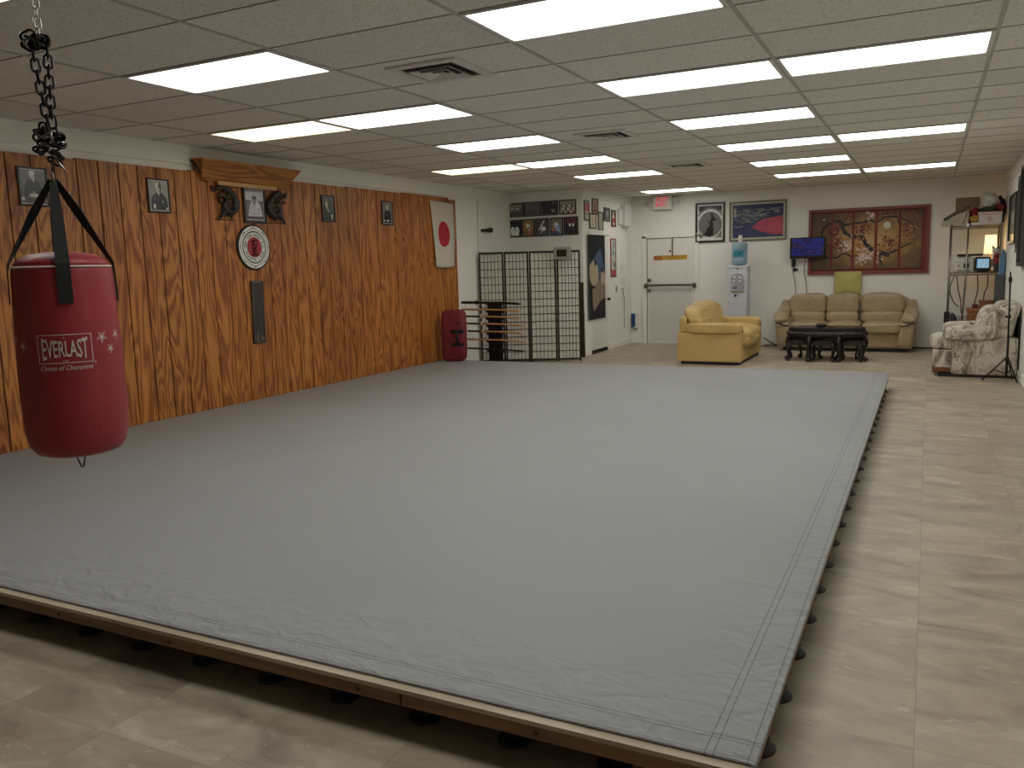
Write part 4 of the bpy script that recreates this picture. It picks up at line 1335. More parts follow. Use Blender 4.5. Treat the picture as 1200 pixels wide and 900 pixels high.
ex = thing('exit_sign', 'white exit sign with red letters and twin lamps above door', 'exit sign', BW(-4.51, 2.635, 0.09))
MB().b2((-0.178, -0.115, -0.04), (0.178, 0.135, 0.03), mat('#dedbd2', 0.45, var=0.02), 0.008).b2((-0.1, -0.02, -0.09), (0.1, 0.06, -0.04), WHITE).build('housing', ex)
ER = NT('exit_letters')
ER.set(hexc('#e0405a'), 0.4)
ER.put(ER.p.inputs['Emission Color'], ER.ramp(ER.noise(ER.coord(), 8), [(0.3, hexc('#ff3a55')), (0.7, hexc('#ff4d66'))]))
ER.p.inputs['Emission Strength'].default_value = 0.55
e_ = MB()
e_.text('EXIT', ER.m, w=0.225, h=0.165, offset=0.004, at=(0, 0.025, 0.0312))
e_.build('lettering', ex, 'red letters reading EXIT')
for s in (-1, 1):
    lm = MB()
    lm.box((s * 0.215, 0.045, -0.01), (0.075, 0.04, 0.03), WHITE, 0.006)
    lm.tube([(s * 0.275, 0.03, -0.03), (s * 0.275, 0.028, 0.0), (s * 0.278, 0.02, 0.045)], [0.035, 0.055, 0.058], WHITE, 16)
    lm.cyl((s * 0.278, 0.02, 0.044), (s * 0.278, 0.019, 0.049), 0.05, mat('#c9c8c2', 0.2), 16)
    lm.build('emergency_lamp', ex)

# ------------------------------------------------------------------ back wall pictures
def photo_art(w, h):
    a = Art(w, h, shade('#4a4a4a'))
    a.r(-0.5, -0.44, 0.5, 0.5, shade('#7c7a76'))
    a.r(-0.5, 0.36, 0.5, 0.5, shade('#2c2c2c'))
    a.e(0, 0.02, 0.56, 0.44, shade('#6d6b68'), 30)
    arc = [(0.50 * math.cos(t_), 0.02 + 0.34 * math.sin(t_)) for t_ in [PI * (0.06 + 0.88 * i / 14) for i in range(15)]]
    a.s(arc, 0.07, shade('#d2d0cb'))
    a.s([(-0.5, -0.22), (-0.3, -0.42), (0.0, -0.47), (0.3, -0.40), (0.5, -0.2)], 0.035, shade('#d2d0cb'))
    for (x, y, rx, ry) in ((-0.05, -0.34, 0.2, 0.08), (0.0, -0.22, 0.16, 0.1), (0.05, -0.08, 0.09, 0.12), (0.06, 0.05, 0.06, 0.1), (0.1, 0.13, 0.07, 0.06), (0.18, 0.08, 0.1, 0.03), (0.08, 0.22, 0.05, 0.06), (-0.1, -0.3, 0.08, 0.1)):
        a.e(x, y, rx, ry, shade('#1b1a1a'))
    a.s([(0.02, 0.02), (-0.1, 0.02), (-0.14, 0.1)], 0.03, shade('#262525')); a.s([(-0.4, -0.4), (-0.2, -0.34)], 0.03, shade('#201f1f'))
    a.r(-0.5, -0.5, 0.5, -0.455, shade('#e0ded8'))
    return a
picture('framed_photograph', 'black framed black and white photo right of exit door', BW(-3.635, 2.245), 0.54, 0.72, 0.035, mat('#161312', 0.3), photo_art, None, (0.025, shade('#dcdad4')), 0.03)
def print_art(w, h):
    a = Art(w, h, shade('#262b52'))
    rr = random.Random(11)
    gw = [shade(c_) for c_ in ('#93958f', '#83868a', '#a3a49b')]
    for i in range(260):
        x = rr.uniform(-0.49, 0.40); y = rr.uniform(-0.30, 0.37)
        if y < -0.27 + (x + 0.5) * 0.62 or rr.random() < (x + 0.5) * 0.6:
            continue
        L = rr.uniform(0.05, 0.17)
        a.k = 3
        a.s([(x, y), (x + L / 2, y + rr.uniform(-0.012, 0.012)), (x + L, y)], [0.008, rr.uniform(0.016, 0.034), 0.006], rr.choice(gw))
    a.k = 8
    # plain sloping colour fields
    a.poly([(-0.5, -0.5), (-0.5, -0.34), (-0.2, -0.20), (0.1, 0.05), (0.5, 0.18), (0.5, -0.5)], shade('#363a5e'))
    a.poly([(-0.12, -0.20), (0.1, 0.06), (0.5, 0.12), (0.5, -0.44), (0.3, -0.42), (0.05, -0.32)], shade('#b0485c'))
    a.e(0.36, -0.2, 0.16, 0.16, shade('#bb4c62'))
    a.r(-0.475, 0.14, -0.43, 0.40, shade('#9a9a90'))
    return a
picture('large_print', 'wide silver framed print of navy sky and pink slope above water cooler', BW(-2.785, 2.235), 1.00, 0.70, 0.025, mat('#756e62', 0.4, 0.3), print_art, None, (0.035, shade('#bfb7a4')), 0.03)

# five-panel branch painting
ptg = thing('panel_painting', 'five-panel blossom branch painting in red frame above sofa', 'painting', BW(-0.96, 1.81))
PWd, PHt = 1.895, 1.115
RF = mat('#7c3a34', 0.45, var=0.08)
f = MB()
for s in (-1, 1):
    f.box((s * (PWd / 2 - 0.025), 0, 0.03), (0.05, PHt, 0.06), RF, 0.005)
    f.box((0, s * (PHt / 2 - 0.025), 0.03), (PWd - 0.1, 0.05, 0.06), RF, 0.005)
f.build('frame', ptg, 'reddish brown wooden frame')
MB().b2((-PWd / 2 + 0.03, -PHt / 2 + 0.03, 0.0), (PWd / 2 - 0.03, PHt / 2 - 0.03, 0.008), mat('#85302a', 0.6)).build('backing', ptg, 'deep red backing board')
GOLD = painting_material()
def pc(x, y):      # position inside the framed area measured from its left top, scaled to metres
    return ((x - 680) * 0.00206, (350 - y) * 0.00228)
pan = [(248, 396), (412, 562), (580, 733), (755, 914), (930, 1085)]
panels = []
for (a_, b_) in pan:
    x0, x1 = pc(a_, 0)[0], pc(b_, 0)[0]
    panels.append(MB().b2((x0, -0.475, 0.010), (x1, 0.475, 0.034), GOLD, 0.003).build('canvas_panel', ptg))
DKB = mat('#1b1614', 0.5)
br = None
def inpan(x):
    return any(a_ <= x <= b_ for a_, b_ in pan)
def branch(pts, w0, w1):
    P = curve([(x, y, 0) for x, y in pts], 12)
    n = len(P)
    pts2 = [Vector(pc(p.x, p.y)) for p in P]
    st = stroke(pts2, [2.1 * (w0 + (w1 - w0) * i / (n - 1)) for i in range(n)])
    for kp, (a_, b_) in enumerate(pan):
        br, on = MB(), False
        for i in range(n):
            ok = i < n - 1 and a_ <= P[i].x <= b_ and a_ <= P[i + 1].x <= b_
            if ok:
                on = True
                z1_ = 0.0365 + 0.00001 * (i % 7)
                br.add([(*st[i], z1_), (*st[i + 1], z1_), (*st[2 * n - 2 - i], z1_), (*st[2 * n - 1 - i], z1_)], [[3, 2, 1, 0]], DKB)
            elif on:
                br.build('painted_branch', panels[kp])
                br, on = MB(), False
branch([(350, 465), (335, 390), (325, 300), (340, 245), (390, 210), (440, 198), (480, 215), (492, 260), (530, 305), (590, 315), (640, 325), (675, 380), (715, 415), (760, 430), (850, 462)], 0.022, 0.034)
branch([(480, 210), (510, 225), (560, 220), (650, 212), (700, 200), (735, 218), (770, 205), (810, 182), (870, 182), (912, 192), (960, 210), (1000, 230), (1030, 265), (1020, 310)], 0.020, 0.007)
branch([(345, 465), (410, 470), (450, 468), (480, 448), (515, 440), (560, 462), (610, 458)], 0.018, 0.010)
branch([(850, 440), (900, 428), (950, 400), (1010, 375), (1040, 340)], 0.018, 0.006)
branch([(790, 435), (778, 480), (800, 540)], 0.016, 0.008)
branch([(590, 280), (620, 265), (640, 230)], 0.008, 0.005)
branch([(905, 200), (912, 235), (950, 240), (985, 225)], 0.010, 0.005)
rr = random.Random(5)
bl_ = MB()
cols = {'r': [mat(c_, 0.6) for c_ in ('#6b1d1c', '#8a3a2c', '#4a1816')], 'p': [mat(c_, 0.6) for c_ in ('#c79a94', '#d8bdb4', '#e0d2c6')], 'o': [mat(c_, 0.6) for c_ in ('#a8762c', '#c08a35', '#7a3a22')]}
def bloom(cx, cy, rx, ry, n, kind):
    for _ in range(n):
        x = rr.gauss(cx, rx); y = rr.gauss(cy, ry)
        if not inpan(x) or not (140 < y < 545):
            continue
        u, v_ = pc(x, y)
        R_ = rr.uniform(0.012, 0.024)
        z = 0.0370 + rr.uniform(0, 0.0012)
        m_ = rr.choice(cols[kind])
        bl_.add([(u + R_ * (1 if i % 2 == 0 else 0.55) * math.cos(i * PI / 5), v_ + R_ * (1 if i % 2 == 0 else 0.55) * math.sin(i * PI / 5), z) for i in range(10)], [list(range(10))], m_)
bloom(380, 270, 22, 30, 24, 'r'); bloom(370, 400, 18, 40, 20, 'r'); bloom(440, 260, 20, 30, 40, 'r'); bloom(450, 360, 25, 40, 40, 'r'); bloom(520, 370, 25, 35, 50, 'p'); bloom(480, 320, 30, 25, 26, 'o')
bloom(525, 175, 25, 18, 16, 'r'); bloom(660, 255, 30, 28, 44, 'r'); bloom(700, 165, 20, 18, 22, 'p'); bloom(620, 370, 30, 30, 34, 'o'); bloom(670, 450, 35, 28, 80, 'p'); bloom(640, 480, 30, 15, 20, 'p')
bloom(810, 150, 25, 20, 28, 'r'); bloom(885, 155, 15, 15, 14, 'r'); bloom(845, 370, 30, 28, 50, 'r'); bloom(800, 400, 20, 20, 16, 'o'); bloom(990, 155, 25, 15, 16, 'r'); bloom(985, 280, 25, 30, 26, 'r'); bloom(1010, 310, 20, 30, 18, 'o'); bloom(1040, 230, 20, 40, 12, 'r')
bl_.build('painted_blossom', ptg, 'scattered red, pink and white painted blossoms')
u, v_ = pc(825, 242)
mo = MB(); mo.add([(u + 0.058 * math.cos(i * PI / 12), v_ + 0.058 * math.sin(i * PI / 12), 0.0356) for i in range(24)], [list(range(24))], mat('#d6cfc0', 0.6))
for (x_, y_) in ((795, 488), (765, 442), (600, 508), (340, 182)):
    u, v_ = pc(x_, y_)
    mo.add([(u + 0.016 * math.cos(i * PI / 8), v_ + 0.016 * math.sin(i * PI / 8), 0.0385) for i in range(16)], [list(range(16))], mat('#d6cfc0', 0.6))
mo.build('painted_moon', ptg, 'pale painted full moon and dots')

# television
tv = thing('television', 'small wall mounted flat television with purple picture left of painting', 'television', BW(-1.90, 1.722, 0.20))
MB().b2((-0.292, -0.18, -0.03), (0.292, 0.18, 0.012), mat('#0e0e10', 0.25), 0.008).build('casing', tv)
MB().b2((-0.262, -0.128, 0.012), (0.262, 0.158, 0.0135), screen_material('tv_picture', ['#04050f', '#14184e', '#2a2f86', '#06070f', '#5a3a86', '#0c0e2c'], 0.6, 6, 11)).build('screen', tv, 'glowing blue and purple screen picture')
MB().b2((-0.06, -0.08, -0.11), (0.06, 0.08, -0.03), BLACK).b2((-0.2, -0.03, -0.20), (-0.05, 0.03, -0.10), BLACK).build('wall_bracket', tv)
pl = thing('power_adapter', 'black plugs on hanging cables under the television', 'cables', BW(-2.14, 1.40, 0.0))
CB = mat('#1a1918', 0.5)
MB().b2((-0.045, 0.0, 0.0), (0.02, 0.14, 0.05), BLACK, 0.008).build('plug', pl)
MB().b2((-0.02, -0.075, 0.0), (0.045, -0.025, 0.05), BLACK, 0.008).box((0.05, -0.05, 0.03), (0.04, 0.025, 0.02), BLACK, 0.005).build('plug', pl)
MB().tube(curve([(-0.01, 0.0, 0.03), (-0.02, -0.1, 0.02), (0.02, -0.28, 0.02), (0.035, -0.45, 0.02), (0.03, -0.60, 0.02)]), 0.005, CB, 6).build('cable', pl)
MB().tube(curve([(0.19, 0.14, 0.08), (0.17, -0.06, 0.03), (0.20, -0.26, 0.02), (0.215, -0.42, 0.02), (0.21, -0.6, 0.02)]), 0.006, CB, 6).build('cable', pl)

# ------------------------------------------------------------------ water cooler
wc = thing('water_cooler', 'tall white water dispenser with blue bottle behind yellow loveseat', 'water cooler', T(-3.03, 15.14, 0))
WCM = mat('#ccd0d6', 0.4, var=0.03)
cab = MB()
cab.b2((-0.165, -0.16, 0.02), (0.165, 0.16, 1.43), WCM, 0.02, seg=3)
cab.b2((-0.172, -0.168, 1.40), (0.172, 0.168, 1.445), WCM, 0.015, seg=3)
cab.b2((-0.15, -0.15, 0.0), (0.15, 0.15, 0.02), BLACK)
cab.build('cabinet', wc)
al = MB(frame((0, -0.1625, 1.19), (1, 0, 0), (0, 0, 1)))
al.prism(rect(-0.12, -0.16, 0.12, 0.02) [:2] + ell(0, 0.02, 0.12, 0.11, 16, 0, PI), 0.0, 0.004, mat('#a9adb4', 0.4))
al.tube([(0.12 * math.cos(t_), 0.02 + 0.11 * math.sin(t_), 0.004) for t_ in [PI * i / 14 for i in range(15)]], 0.008, WCM, 6)
al.build('alcove', wc, 'rounded grey tap recess')
for x in (-0.055, 0.045):
    for z in (0.05, -0.02):
        MB().cyl((x, -0.16, 1.19 + z), (x, -0.20, 1.185 + z), 0.022, WHITE, 12).build('tap', wc)
MB().cyl((-0.04, -0.165, 1.06), (-0.04, -0.165, 1.12), 0.035, mat('#9ea2a8', 0.4), 14).build('cup_rest', wc)
MB().b2((-0.12, -0.185, 0.985), (0.12, -0.16, 1.015), mat('#9d947f', 0.5), 0.004).build('drip_tray', wc, 'tan drip tray')
MB().box((-0.035, -0.164, 0.925), (0.04, 0.012, 0.045), mat('#4a1c1c', 0.5), 0.004).build('red_label', wc, 'small dark red sticker')
MB().box((0.0, -0.17, 1.395), (0.05, 0.006, 0.02), mat('#5c6068', 0.4), 0.002).build('badge', wc)
bt = thing('water_bottle', 'translucent blue water bottle upturned on the white dispenser', 'bottle', T(-3.03, 15.14, 1.445))
BG = glass_material('bottle_plastic', '#a9c4d2', 0.12)
BG.node_tree.nodes['Principled BSDF'].inputs['Transmission Weight'].default_value = 0.35
MB().lathe([(0.05, 0.0), (0.12, 0.02), (0.135, 0.05), (0.135, 0.13), (0.128, 0.14), (0.135, 0.15), (0.135, 0.25), (0.128, 0.26), (0.135, 0.27), (0.135, 0.375), (0.128, 0.395), (0.10, 0.41), (0.05, 0.413)], BG, 32).build('bottle_body', bt)
lab_ = MB()
nseg = 14
vs = []; fs = []
for i in range(nseg + 1):
    a = -PI / 2 - 0.75 + 1.5 * i / nseg
    for z in (0.155, 0.27):
        vs.append((0.1365 * math.cos(a), 0.1365 * math.sin(a), z))
for i in range(nseg):
    fs.append([2 * i, 2 * i + 2, 2 * i + 3, 2 * i + 1])
lab_.add(vs, fs, mat('#3f8ea2', 0.4), True)
vs = [(0.1375 * math.cos(-PI / 2 + 0.25 + 0.28 * math.cos(t_)), 0.1375 * math.sin(-PI / 2 + 0.25 + 0.28 * math.cos(t_)), 0.205 + 0.03 * math.sin(t_)) for t_ in [2 * PI * i / 12 for i in range(12)]]
lab_.add(vs, [list(range(12))], mat('#173a44', 0.4))
lab_.build('bottle_label', bt, 'teal wrap label with dark mark')
cu_ = tag(MB(T(-3.01, 15.10, 1.858)).lathe([(0.030, 0.0), (0.036, 0.01), (0.034, 0.10), (0.028, 0.125), (0.0, 0.127)], WHITE, 16).lathe([(0.055, 0.0), (0.055, 0.006), (0.03, 0.01)], WHITE, 16).build('paper_cup'), 'white upside-down cup stack on top of the water bottle', 'cup')

# ------------------------------------------------------------------ sofa
SL = leather('tan_leather', '#a89373', 0.38)
PIPE = mat('#3a2c20', 0.5)
sf = thing('sofa', 'tan leather three-seat sofa against back wall under the painting', 'sofa', T(-1.235, 14.96, 0))
MB().b2((-0.95, -0.30, 0.0), (0.95, 0.42, 0.06), BLACK).build('plinth', sf)
MB().cushion((0, 0.03, 0.23), (1.94, 0.80, 0.36), SL, 10, 10).build('base', sf)
MB().cushion((0, 0.34, 0.52), (1.98, 0.24, 0.74), SL, 9, 10).build('back_frame', sf)
seats = [(-0.62, 0.60), (-0.055, 0.525), (0.565, 0.67)]
for k, (x, w_) in enumerate(seats):
    def bulge(q):
        return Vector((q.x * (1 - 0.03 * q.z), q.y, q.z + 0.05 * math.sin(q.x * 2.5 + k)))
    MB().cushion((x, 0.20, 0.765), (w_, 0.26, 0.355), SL, 4.5, 14, bulge).build('back_cushion', sf)
    MB().cushion((x, 0.12, 0.545), (w_ * 0.985, 0.26, 0.20), SL, 4, 12).build('lumbar_cushion', sf)
for k, x in enumerate((-0.56, 0.0, 0.58)):
    MB().cushion((x, -0.13, 0.39), (0.595 if k != 1 else 0.545, 0.68, 0.19), SL, 5, 14, lambda q: Vector((q.x, q.y, q.z + 0.12 * (1 - q.x * q.x) * (q.z > 0)))).build('seat_cushion', sf)
for s in (-1, 1):
    def flare(q, s=s):
        return Vector((q.x + s * (0.30 * (q.z + 1) * 0.5 - 0.10) - s * 0.12 * max(0, q.y), q.y, q.z - 0.16 * max(0, -q.y) * (q.z > 0) + 0.34 * max(0, q.y) * (q.z > 0)))
    MB().cushion((s * 0.935, 0.0, 0.30), (0.25, 0.86, 0.50), SL, 7, 12, flare).build('arm', sf)
    arc = curve([(s * 1.00, 0.30, 0.80), (s * 1.00, 0.10, 0.66), (s * 1.0, -0.15, 0.60), (s * 0.985, -0.36, 0.55), (s * 0.965, -0.435, 0.50)], 5)
    MB().tube(arc, [0.05 + 0.075 * math.sin(PI * min(1, (i + 2) / (len(arc))) * 0.75) for i in range(len(arc))], SL, 14, flat=0.55).build('arm_pad', sf)
    MB().tube([Vector(p) + Vector((0, -0.018, -0.055)) for p in arc[8:]], 0.012, PIPE, 6).tube(
        curve([(s * 1.075, -0.33, 0.535), (s * 1.04, -0.442, 0.50), (s * 0.97, -0.455, 0.455), (s * 0.90, -0.44, 0.43), (s * 0.86, -0.42, 0.44)], 5), 0.011, PIPE, 6).build('arm_piping', sf, 'dark piping along the arm front')

pw = thing('throw_pillow', 'square yellow green pillow standing on sofa back against wall', 'pillow', frame((-1.245, 15.395, 1.10), (1, 0, 0.02), (0, 0.05, 1)))
N = NT('chartreuse_cloth')
vv = N.coord((60, 60, 1))
N.set(N.ramp(N.noise(N.coord(), 10, 3), [(0.3, hexc('#ada45c')), (0.7, hexc('#bdb46e'))]), 0.85)
N.bump(N.noise(vv, 1.0, 2), 0.2)
MB().cushion((0, 0, 0), (0.44, 0.40, 0.13), N.m, 14, 14, lambda q: Vector((q.x, q.y, q.z * (1 - 0.80 * max(abs(q.x), abs(q.y)) ** 3)))).build('pillow_case', pw)
MB().tube([(-0.20, -0.185, 0), (0.2, -0.185, 0), (0.2, 0.185, 0), (-0.2, 0.185, 0)], 0.006, mat('#7f7f30', 0.8), 6, closed=True).build('seam_piping', pw)

# ------------------------------------------------------------------ yellow loveseat (faces the right wall)
YL = leather('yellow_leather', '#c9a96b', 0.42)
YS = mat('#c4a368', 0.55, var=0.06, scale=5)
ls = thing('loveseat', 'worn yellow leather loveseat seen from its side near door', 'loveseat', T(-2.90, 13.13, 0))
MB().b2((-0.43, -0.79, 0.0), (0.44, 0.79, 0.05), BLACK).build('plinth', ls)
for s in (-1, 1):
    MB().b2((-0.48, s * 0.74 - 0.075, 0.045), (0.47, s * 0.74 + 0.075, 0.485), YS, 0.012).build('side_panel', ls)
MB().b2((-0.47, -0.665, 0.045), (0.45, 0.665, 0.25), YS, 0.01).build('base', ls)
MB().b2((-0.47, -0.665, 0.20), (-0.36, 0.665, 0.66), YS, 0.02).build('back_panel', ls)
for s in (-1, 1):
    MB().cushion((-0.40, s * 0.735, 0.60), (0.11, 0.16, 0.24), YL, 5, 8).build('back_post', ls)
    def armd(q):
        return Vector((q.x, q.y * (1 + 0.1 * q.x), q.z - 0.25 * max(0, q.x - 0.55) - 0.05 * math.cos(q.x * 3)))
    MB().cushion((0.05, s * 0.735, 0.545), (0.84, 0.25, 0.165), YL, 5, 14, armd).build('arm_pad', ls)
    MB().ball((0.455, s * 0.735 + 0.03, 0.50), 0.028, mat('#7a5a30', 0.6), 8).build('arm_button', ls)
def backd(q):
    lump = 0.10 * math.sin(q.y * 3.3 + 0.6)
    return Vector((q.x * (1 + 0.1 * q.z) - 0.45 * (q.z + 0.2) + 0.06 * math.cos(q.y * 7), q.y * (1 - 0.05 * max(0, q.z)), q.z + lump * (q.z > 0) + 0.10 * q.y * (q.z > 0)))
bc = MB().cushion((-0.24, -0.03, 0.69), (0.30, 1.50, 0.40), YL, 4.5, 18, backd)
bc.build('back_cushion', ls)
for (y_, z_) in ((-0.45, 0.80), (-0.12, 0.84), (0.25, 0.80), (-0.3, 0.64), (0.1, 0.62)):
    MB().ball((-0.10 - 0.3 * (z_ - 0.68), y_, z_), 0.012, mat('#a5854c', 0.6), 8).build('tuft_button', ls)
MB().cushion((0.16, 0.0, 0.39), (0.80, 1.29, 0.34), YL, 4.5, 16, lambda q: Vector((q.x, q.y, q.z - 0.22 * max(0, q.x) ** 2 * (q.z > 0) + 0.06 * math.cos(q.y * 6) * (q.z > 0)))).build('seat_cushion', ls)

# ------------------------------------------------------------------ patterned armchair (faces left)
MF = marble_fabric()
ac = thing('armchair', 'cream and grey marbled fabric armchair beside right wall', 'armchair', T(0.555, 12.21, 0))
MB().b2((-0.40, -0.42, 0.0), (0.44, 0.42, 0.04), BLACK).build('plinth', ac)
MB().b2((-0.26, -0.44, 0.03), (0.455, 0.44, 0.50), MF, 0.03, seg=3).build('body', ac)
MB().b2((-0.47, -0.36, 0.05), (-0.20, 0.36, 0.33), MF, 0.03, seg=3).build('footrest', ac)
MB().b2((-0.475, -0.365, 0.05), (-0.27, 0.365, 0.115), timber('chair_wood', '#5e3520', '#7d4a2e', 0, 18), 0.008).build('wood_trim', ac, 'brown wood strip along the footrest')
MB().cushion((-0.16, 0.0, 0.425), (0.70, 0.64, 0.20), MF, 5, 14).build('seat_cushion', ac)
for s in (-1, 1):
    MB().cushion((-0.05, s * 0.385, 0.555), (0.64, 0.215, 0.20), MF, 3.6, 14, lambda q: Vector((q.x, q.y, q.z + 0.15 * q.x * (q.x > 0)))).build('arm', ac)
def bk(q):
    return Vector((q.x + 0.35 * q.z, q.y, q.z))
MB().cushion((0.30, 0.0, 0.66), (0.28, 0.84, 0.56), MF, 4.5, 14, bk).build('backrest', ac)
MB().cushion((0.14, 0.0, 0.70), (0.26, 0.62, 0.38), MF, 3.2, 14, bk).build('back_pillow', ac)
for s in (-1, 1):
    MB().cushion((0.27, s * 0.37, 0.74), (0.36, 0.20, 0.30), MF, 3.2, 12, lambda q: Vector((q.x + 0.25 * q.z, q.y, q.z + 0.35 * q.x))).build('wing', ac)
MB().b2((0.452, -0.40, 0.04), (0.468, 0.40, 0.76), mat('#2a2623', 0.8), 0.004).build('rear_panel', ac)

# tripod stand
tp = thing('tripod_stand', 'thin black tripod stand in front of marbled armchair', 'tripod', T(0.88, 11.52, 0))
TM = mat('#141314', 0.35, 0.3)
MB().cyl((0, 0, 0.05), (0, 0, 0.56), 0.014, TM, 12).cyl((0, 0, 0.40), (-0.012, 0, 1.20), 0.010, TM, 12).build('pole', tp)
MB().cyl((-0.012, 0, 1.19), (-0.014, 0, 1.25), 0.020, TM, 12).cyl((-0.014, 0, 1.25), (-0.016, 0, 1.31), 0.009, TM, 10).build('head', tp)
MB().ball((-0.03, 0, 0.78), 0.016, TM, 8).cyl((0, 0, 0.76), (0, 0, 0.80), 0.016, TM, 10).build('clamp', tp)
MB().cyl((0, 0, 0.24), (0, 0, 0.29), 0.022, TM, 12).build('collar', tp)
for a in (math.radians(188), math.radians(-52), math.radians(62)):
    dx, dy = math.cos(a), math.sin(a)
    R_ = 0.26 if a > 2 else 0.17
    MB().tube([(dx * 0.02, dy * 0.02, 0.275), (dx * R_, dy * R_, 0.008)], 0.009, TM, 8).tube([(0, 0, 0.09), (dx * R_ * 0.55, dy * R_ * 0.55, 0.14)], 0.006, TM, 6).build('leg', tp)

# ------------------------------------------------------------------ carved table and stools
EB = mat('#17120f', 0.32, var=0.35, scale=50, bump=0.3)
EB2 = mat('#1d1613', 0.4, var=0.4, scale=70, bump=0.6)
tbl = thing('coffee_table', 'black carved oval tea table in front of the sofa', 'coffee table', T(-1.365, 13.42, 0))
def oval(a, b, n=48, p=2.6):
    out = []
    for i in range(n):
        t_ = 2 * PI * i / n
        c_, s_ = math.cos(t_), math.sin(t_)
        out.append((a * abs(c_) ** (2 / p) * (1 if c_ >= 0 else -1), b * abs(s_) ** (2 / p) * (1 if s_ >= 0 else -1)))
    return out
MB().prism(oval(0.545, 0.31), 0.478, 0.498, EB, smooth=False).prism(oval(0.555, 0.32), 0.452, 0.478, EB).build('tabletop', tbl)
ap = MB()
prof = [(0.530, 0.295, 0.452), (0.562, 0.327, 0.44), (0.575, 0.34, 0.405), (0.570, 0.335, 0.37), (0.545, 0.31, 0.345), (0.535, 0.30, 0.335)]
n = 48
vs = []; fs = []
for (a_, b_, z_) in prof:
    vs += [(x, y, z_) for x, y in oval(a_, b_, n)]
for i in range(len(prof) - 1):
    for j in range(n):
        j2 = (j + 1) % n
        fs.append([i * n + j2, i * n + j, (i + 1) * n + j, (i + 1) * n + j2])
ap.add(vs, fs, EB2, True)
ap.prism(oval(0.535, 0.30), 0.335, 0.345, EB2)
for i, (x, y) in enumerate(oval(0.572, 0.337, 40)):
    ap.ball((x, y, 0.40 + 0.012 * (i % 2)), 0.020, EB2, 7, (1, 1, 0.8))
ap.build('carved_apron', tbl)
def cab_leg(mb, x, y, dx, dy, top, sc_):
    P = curve([(x, y, top), (x + dx * 0.03 * sc_, y + dy * 0.03 * sc_, top * 0.8), (x + dx * 0.015 * sc_, y + dy * 0.015 * sc_, top * 0.45), (x - dx * 0.01 * sc_, y - dy * 0.01 * sc_, 0.06), (x + dx * 0.02 * sc_, y + dy * 0.02 * sc_, 0.03)], 4)
    k = len(P)
    mb.tube(P, [0.034 * sc_ - 0.016 * sc_ * math.sin(PI * 0.9 * i / (k - 1)) for i in range(k)], EB, 8)
    mb.ball((x + dx * 0.03 * sc_, y + dy * 0.03 * sc_, 0.022), 0.026 * sc_ + 0.004, EB, 8, (1.1, 1.1, 0.8))
for (x, y, dx, dy) in ((-0.215, -0.30, 0, -1), (0.205, -0.30, 0, -1), (-0.215, 0.30, 0, 1), (0.205, 0.30, 0, 1), (-0.52, -0.08, -1, 0), (0.52, -0.08, 1, 0)):
    l = MB(); cab_leg(l, x, y, dx, dy, 0.35, 1.4); l.build('leg', tbl)

def stool(label, x, y, rz):
    t = thing('nesting_stool', label, 'stool', T(x, y, 0, rz), 'small black stools nested under the tea table')
    MB().prism(oval(0.175, 0.125, 24, 3.2), 0.300, 0.318, EB).build('seat', t)
    a_ = MB().prism(oval(0.17, 0.12, 24, 3.2), 0.240, 0.300, EB2)
    for i, (px, py) in enumerate(oval(0.172, 0.122, 20, 3.2)):
        a_.ball((px, py, 0.262), 0.014, EB2, 6)
    a_.build('apron', t)
    for sx in (-1, 1):
        for sy in (-1, 1):
            l = MB(); cab_leg(l, sx * 0.135, sy * 0.085, sx * 0.7, sy * 0.7, 0.26, 0.85); l.build('leg', t)
    return t
stool('leftmost small carved stool tucked under the near side of tea table', -1.755, 13.25, 0.2)
stool('middle small carved stool tucked under the near side of tea table', -1.385, 13.16, 0.0)
stool('rightmost small carved stool tucked under the near side of tea table', -0.99, 13.23, -0.1)
stool('small carved stool on the far left side under tea table', -1.62, 13.60, 0.2)
stool('small carved stool on the far right side under tea table', -1.06, 13.60, -0.2)

dd = MB(T(-1.445, 13.40, 0.498))
dd.cushion((0, 0, 0.026), (0.16, 0.12, 0.052), BLACK, 2.4, 10)
tag(dd.build('black_pouch'), 'small black pouch lying on the tea table', 'pouch')
dc = thing('small_dish', 'small tan dish beside the black pouch on tea table', 'dish', T(-1.29, 13.42, 0.498))
MB().lathe([(0.02, 0.0), (0.035, 0.004), (0.05, 0.03), (0.046, 0.03), (0.032, 0.010), (0.0, 0.008)], mat('#a5825c', 0.5), 18).build('dish_body', dc)

# ------------------------------------------------------------------ wire rack with clutter
rkx0, rkx1, rky0, rky1 = 0.285, 0.955, 14.72, 15.22
RM = mat('#8b8983', 0.3, 0.9)
wr = thing('wire_shelf', 'tall chrome wire shelving unit in back right corner', 'shelf', (0, 0, 0))
for (x, y) in ((rkx0, rky0), (rkx1, rky0), (rkx0, rky1), (rkx1, rky1)):
    MB().cyl((x, y, 0.0), (x, y, 2.0), 0.013, RM, 10).build('post', wr)
for zz in (0.55, 1.245, 1.965):
    s_ = MB()
    s_.tube([(rkx0, rky0, zz), (rkx1, rky0, zz), (rkx1, rky1, zz), (rkx0, rky1, zz)], 0.006, RM, 6, closed=True)
    s_.tube([(rkx0, rky0, zz - 0.03), (rkx1, rky0, zz - 0.03), (rkx1, rky1, zz - 0.03), (rkx0, rky1, zz - 0.03)], 0.005, RM, 6, closed=True)
    for i in range(1, 22):
        x = rkx0 + (rkx1 - rkx0) * i / 22
        s_.tube([(x, rky0, zz + 0.002), (x, rky1, zz + 0.002)], 0.003, RM, 5)
    s_.build('wire_tier', wr)
up = thing('metal_pole', 'thin bare metal pole in front of the wire shelving', 'pole', T(0.49, 14.68, 0))
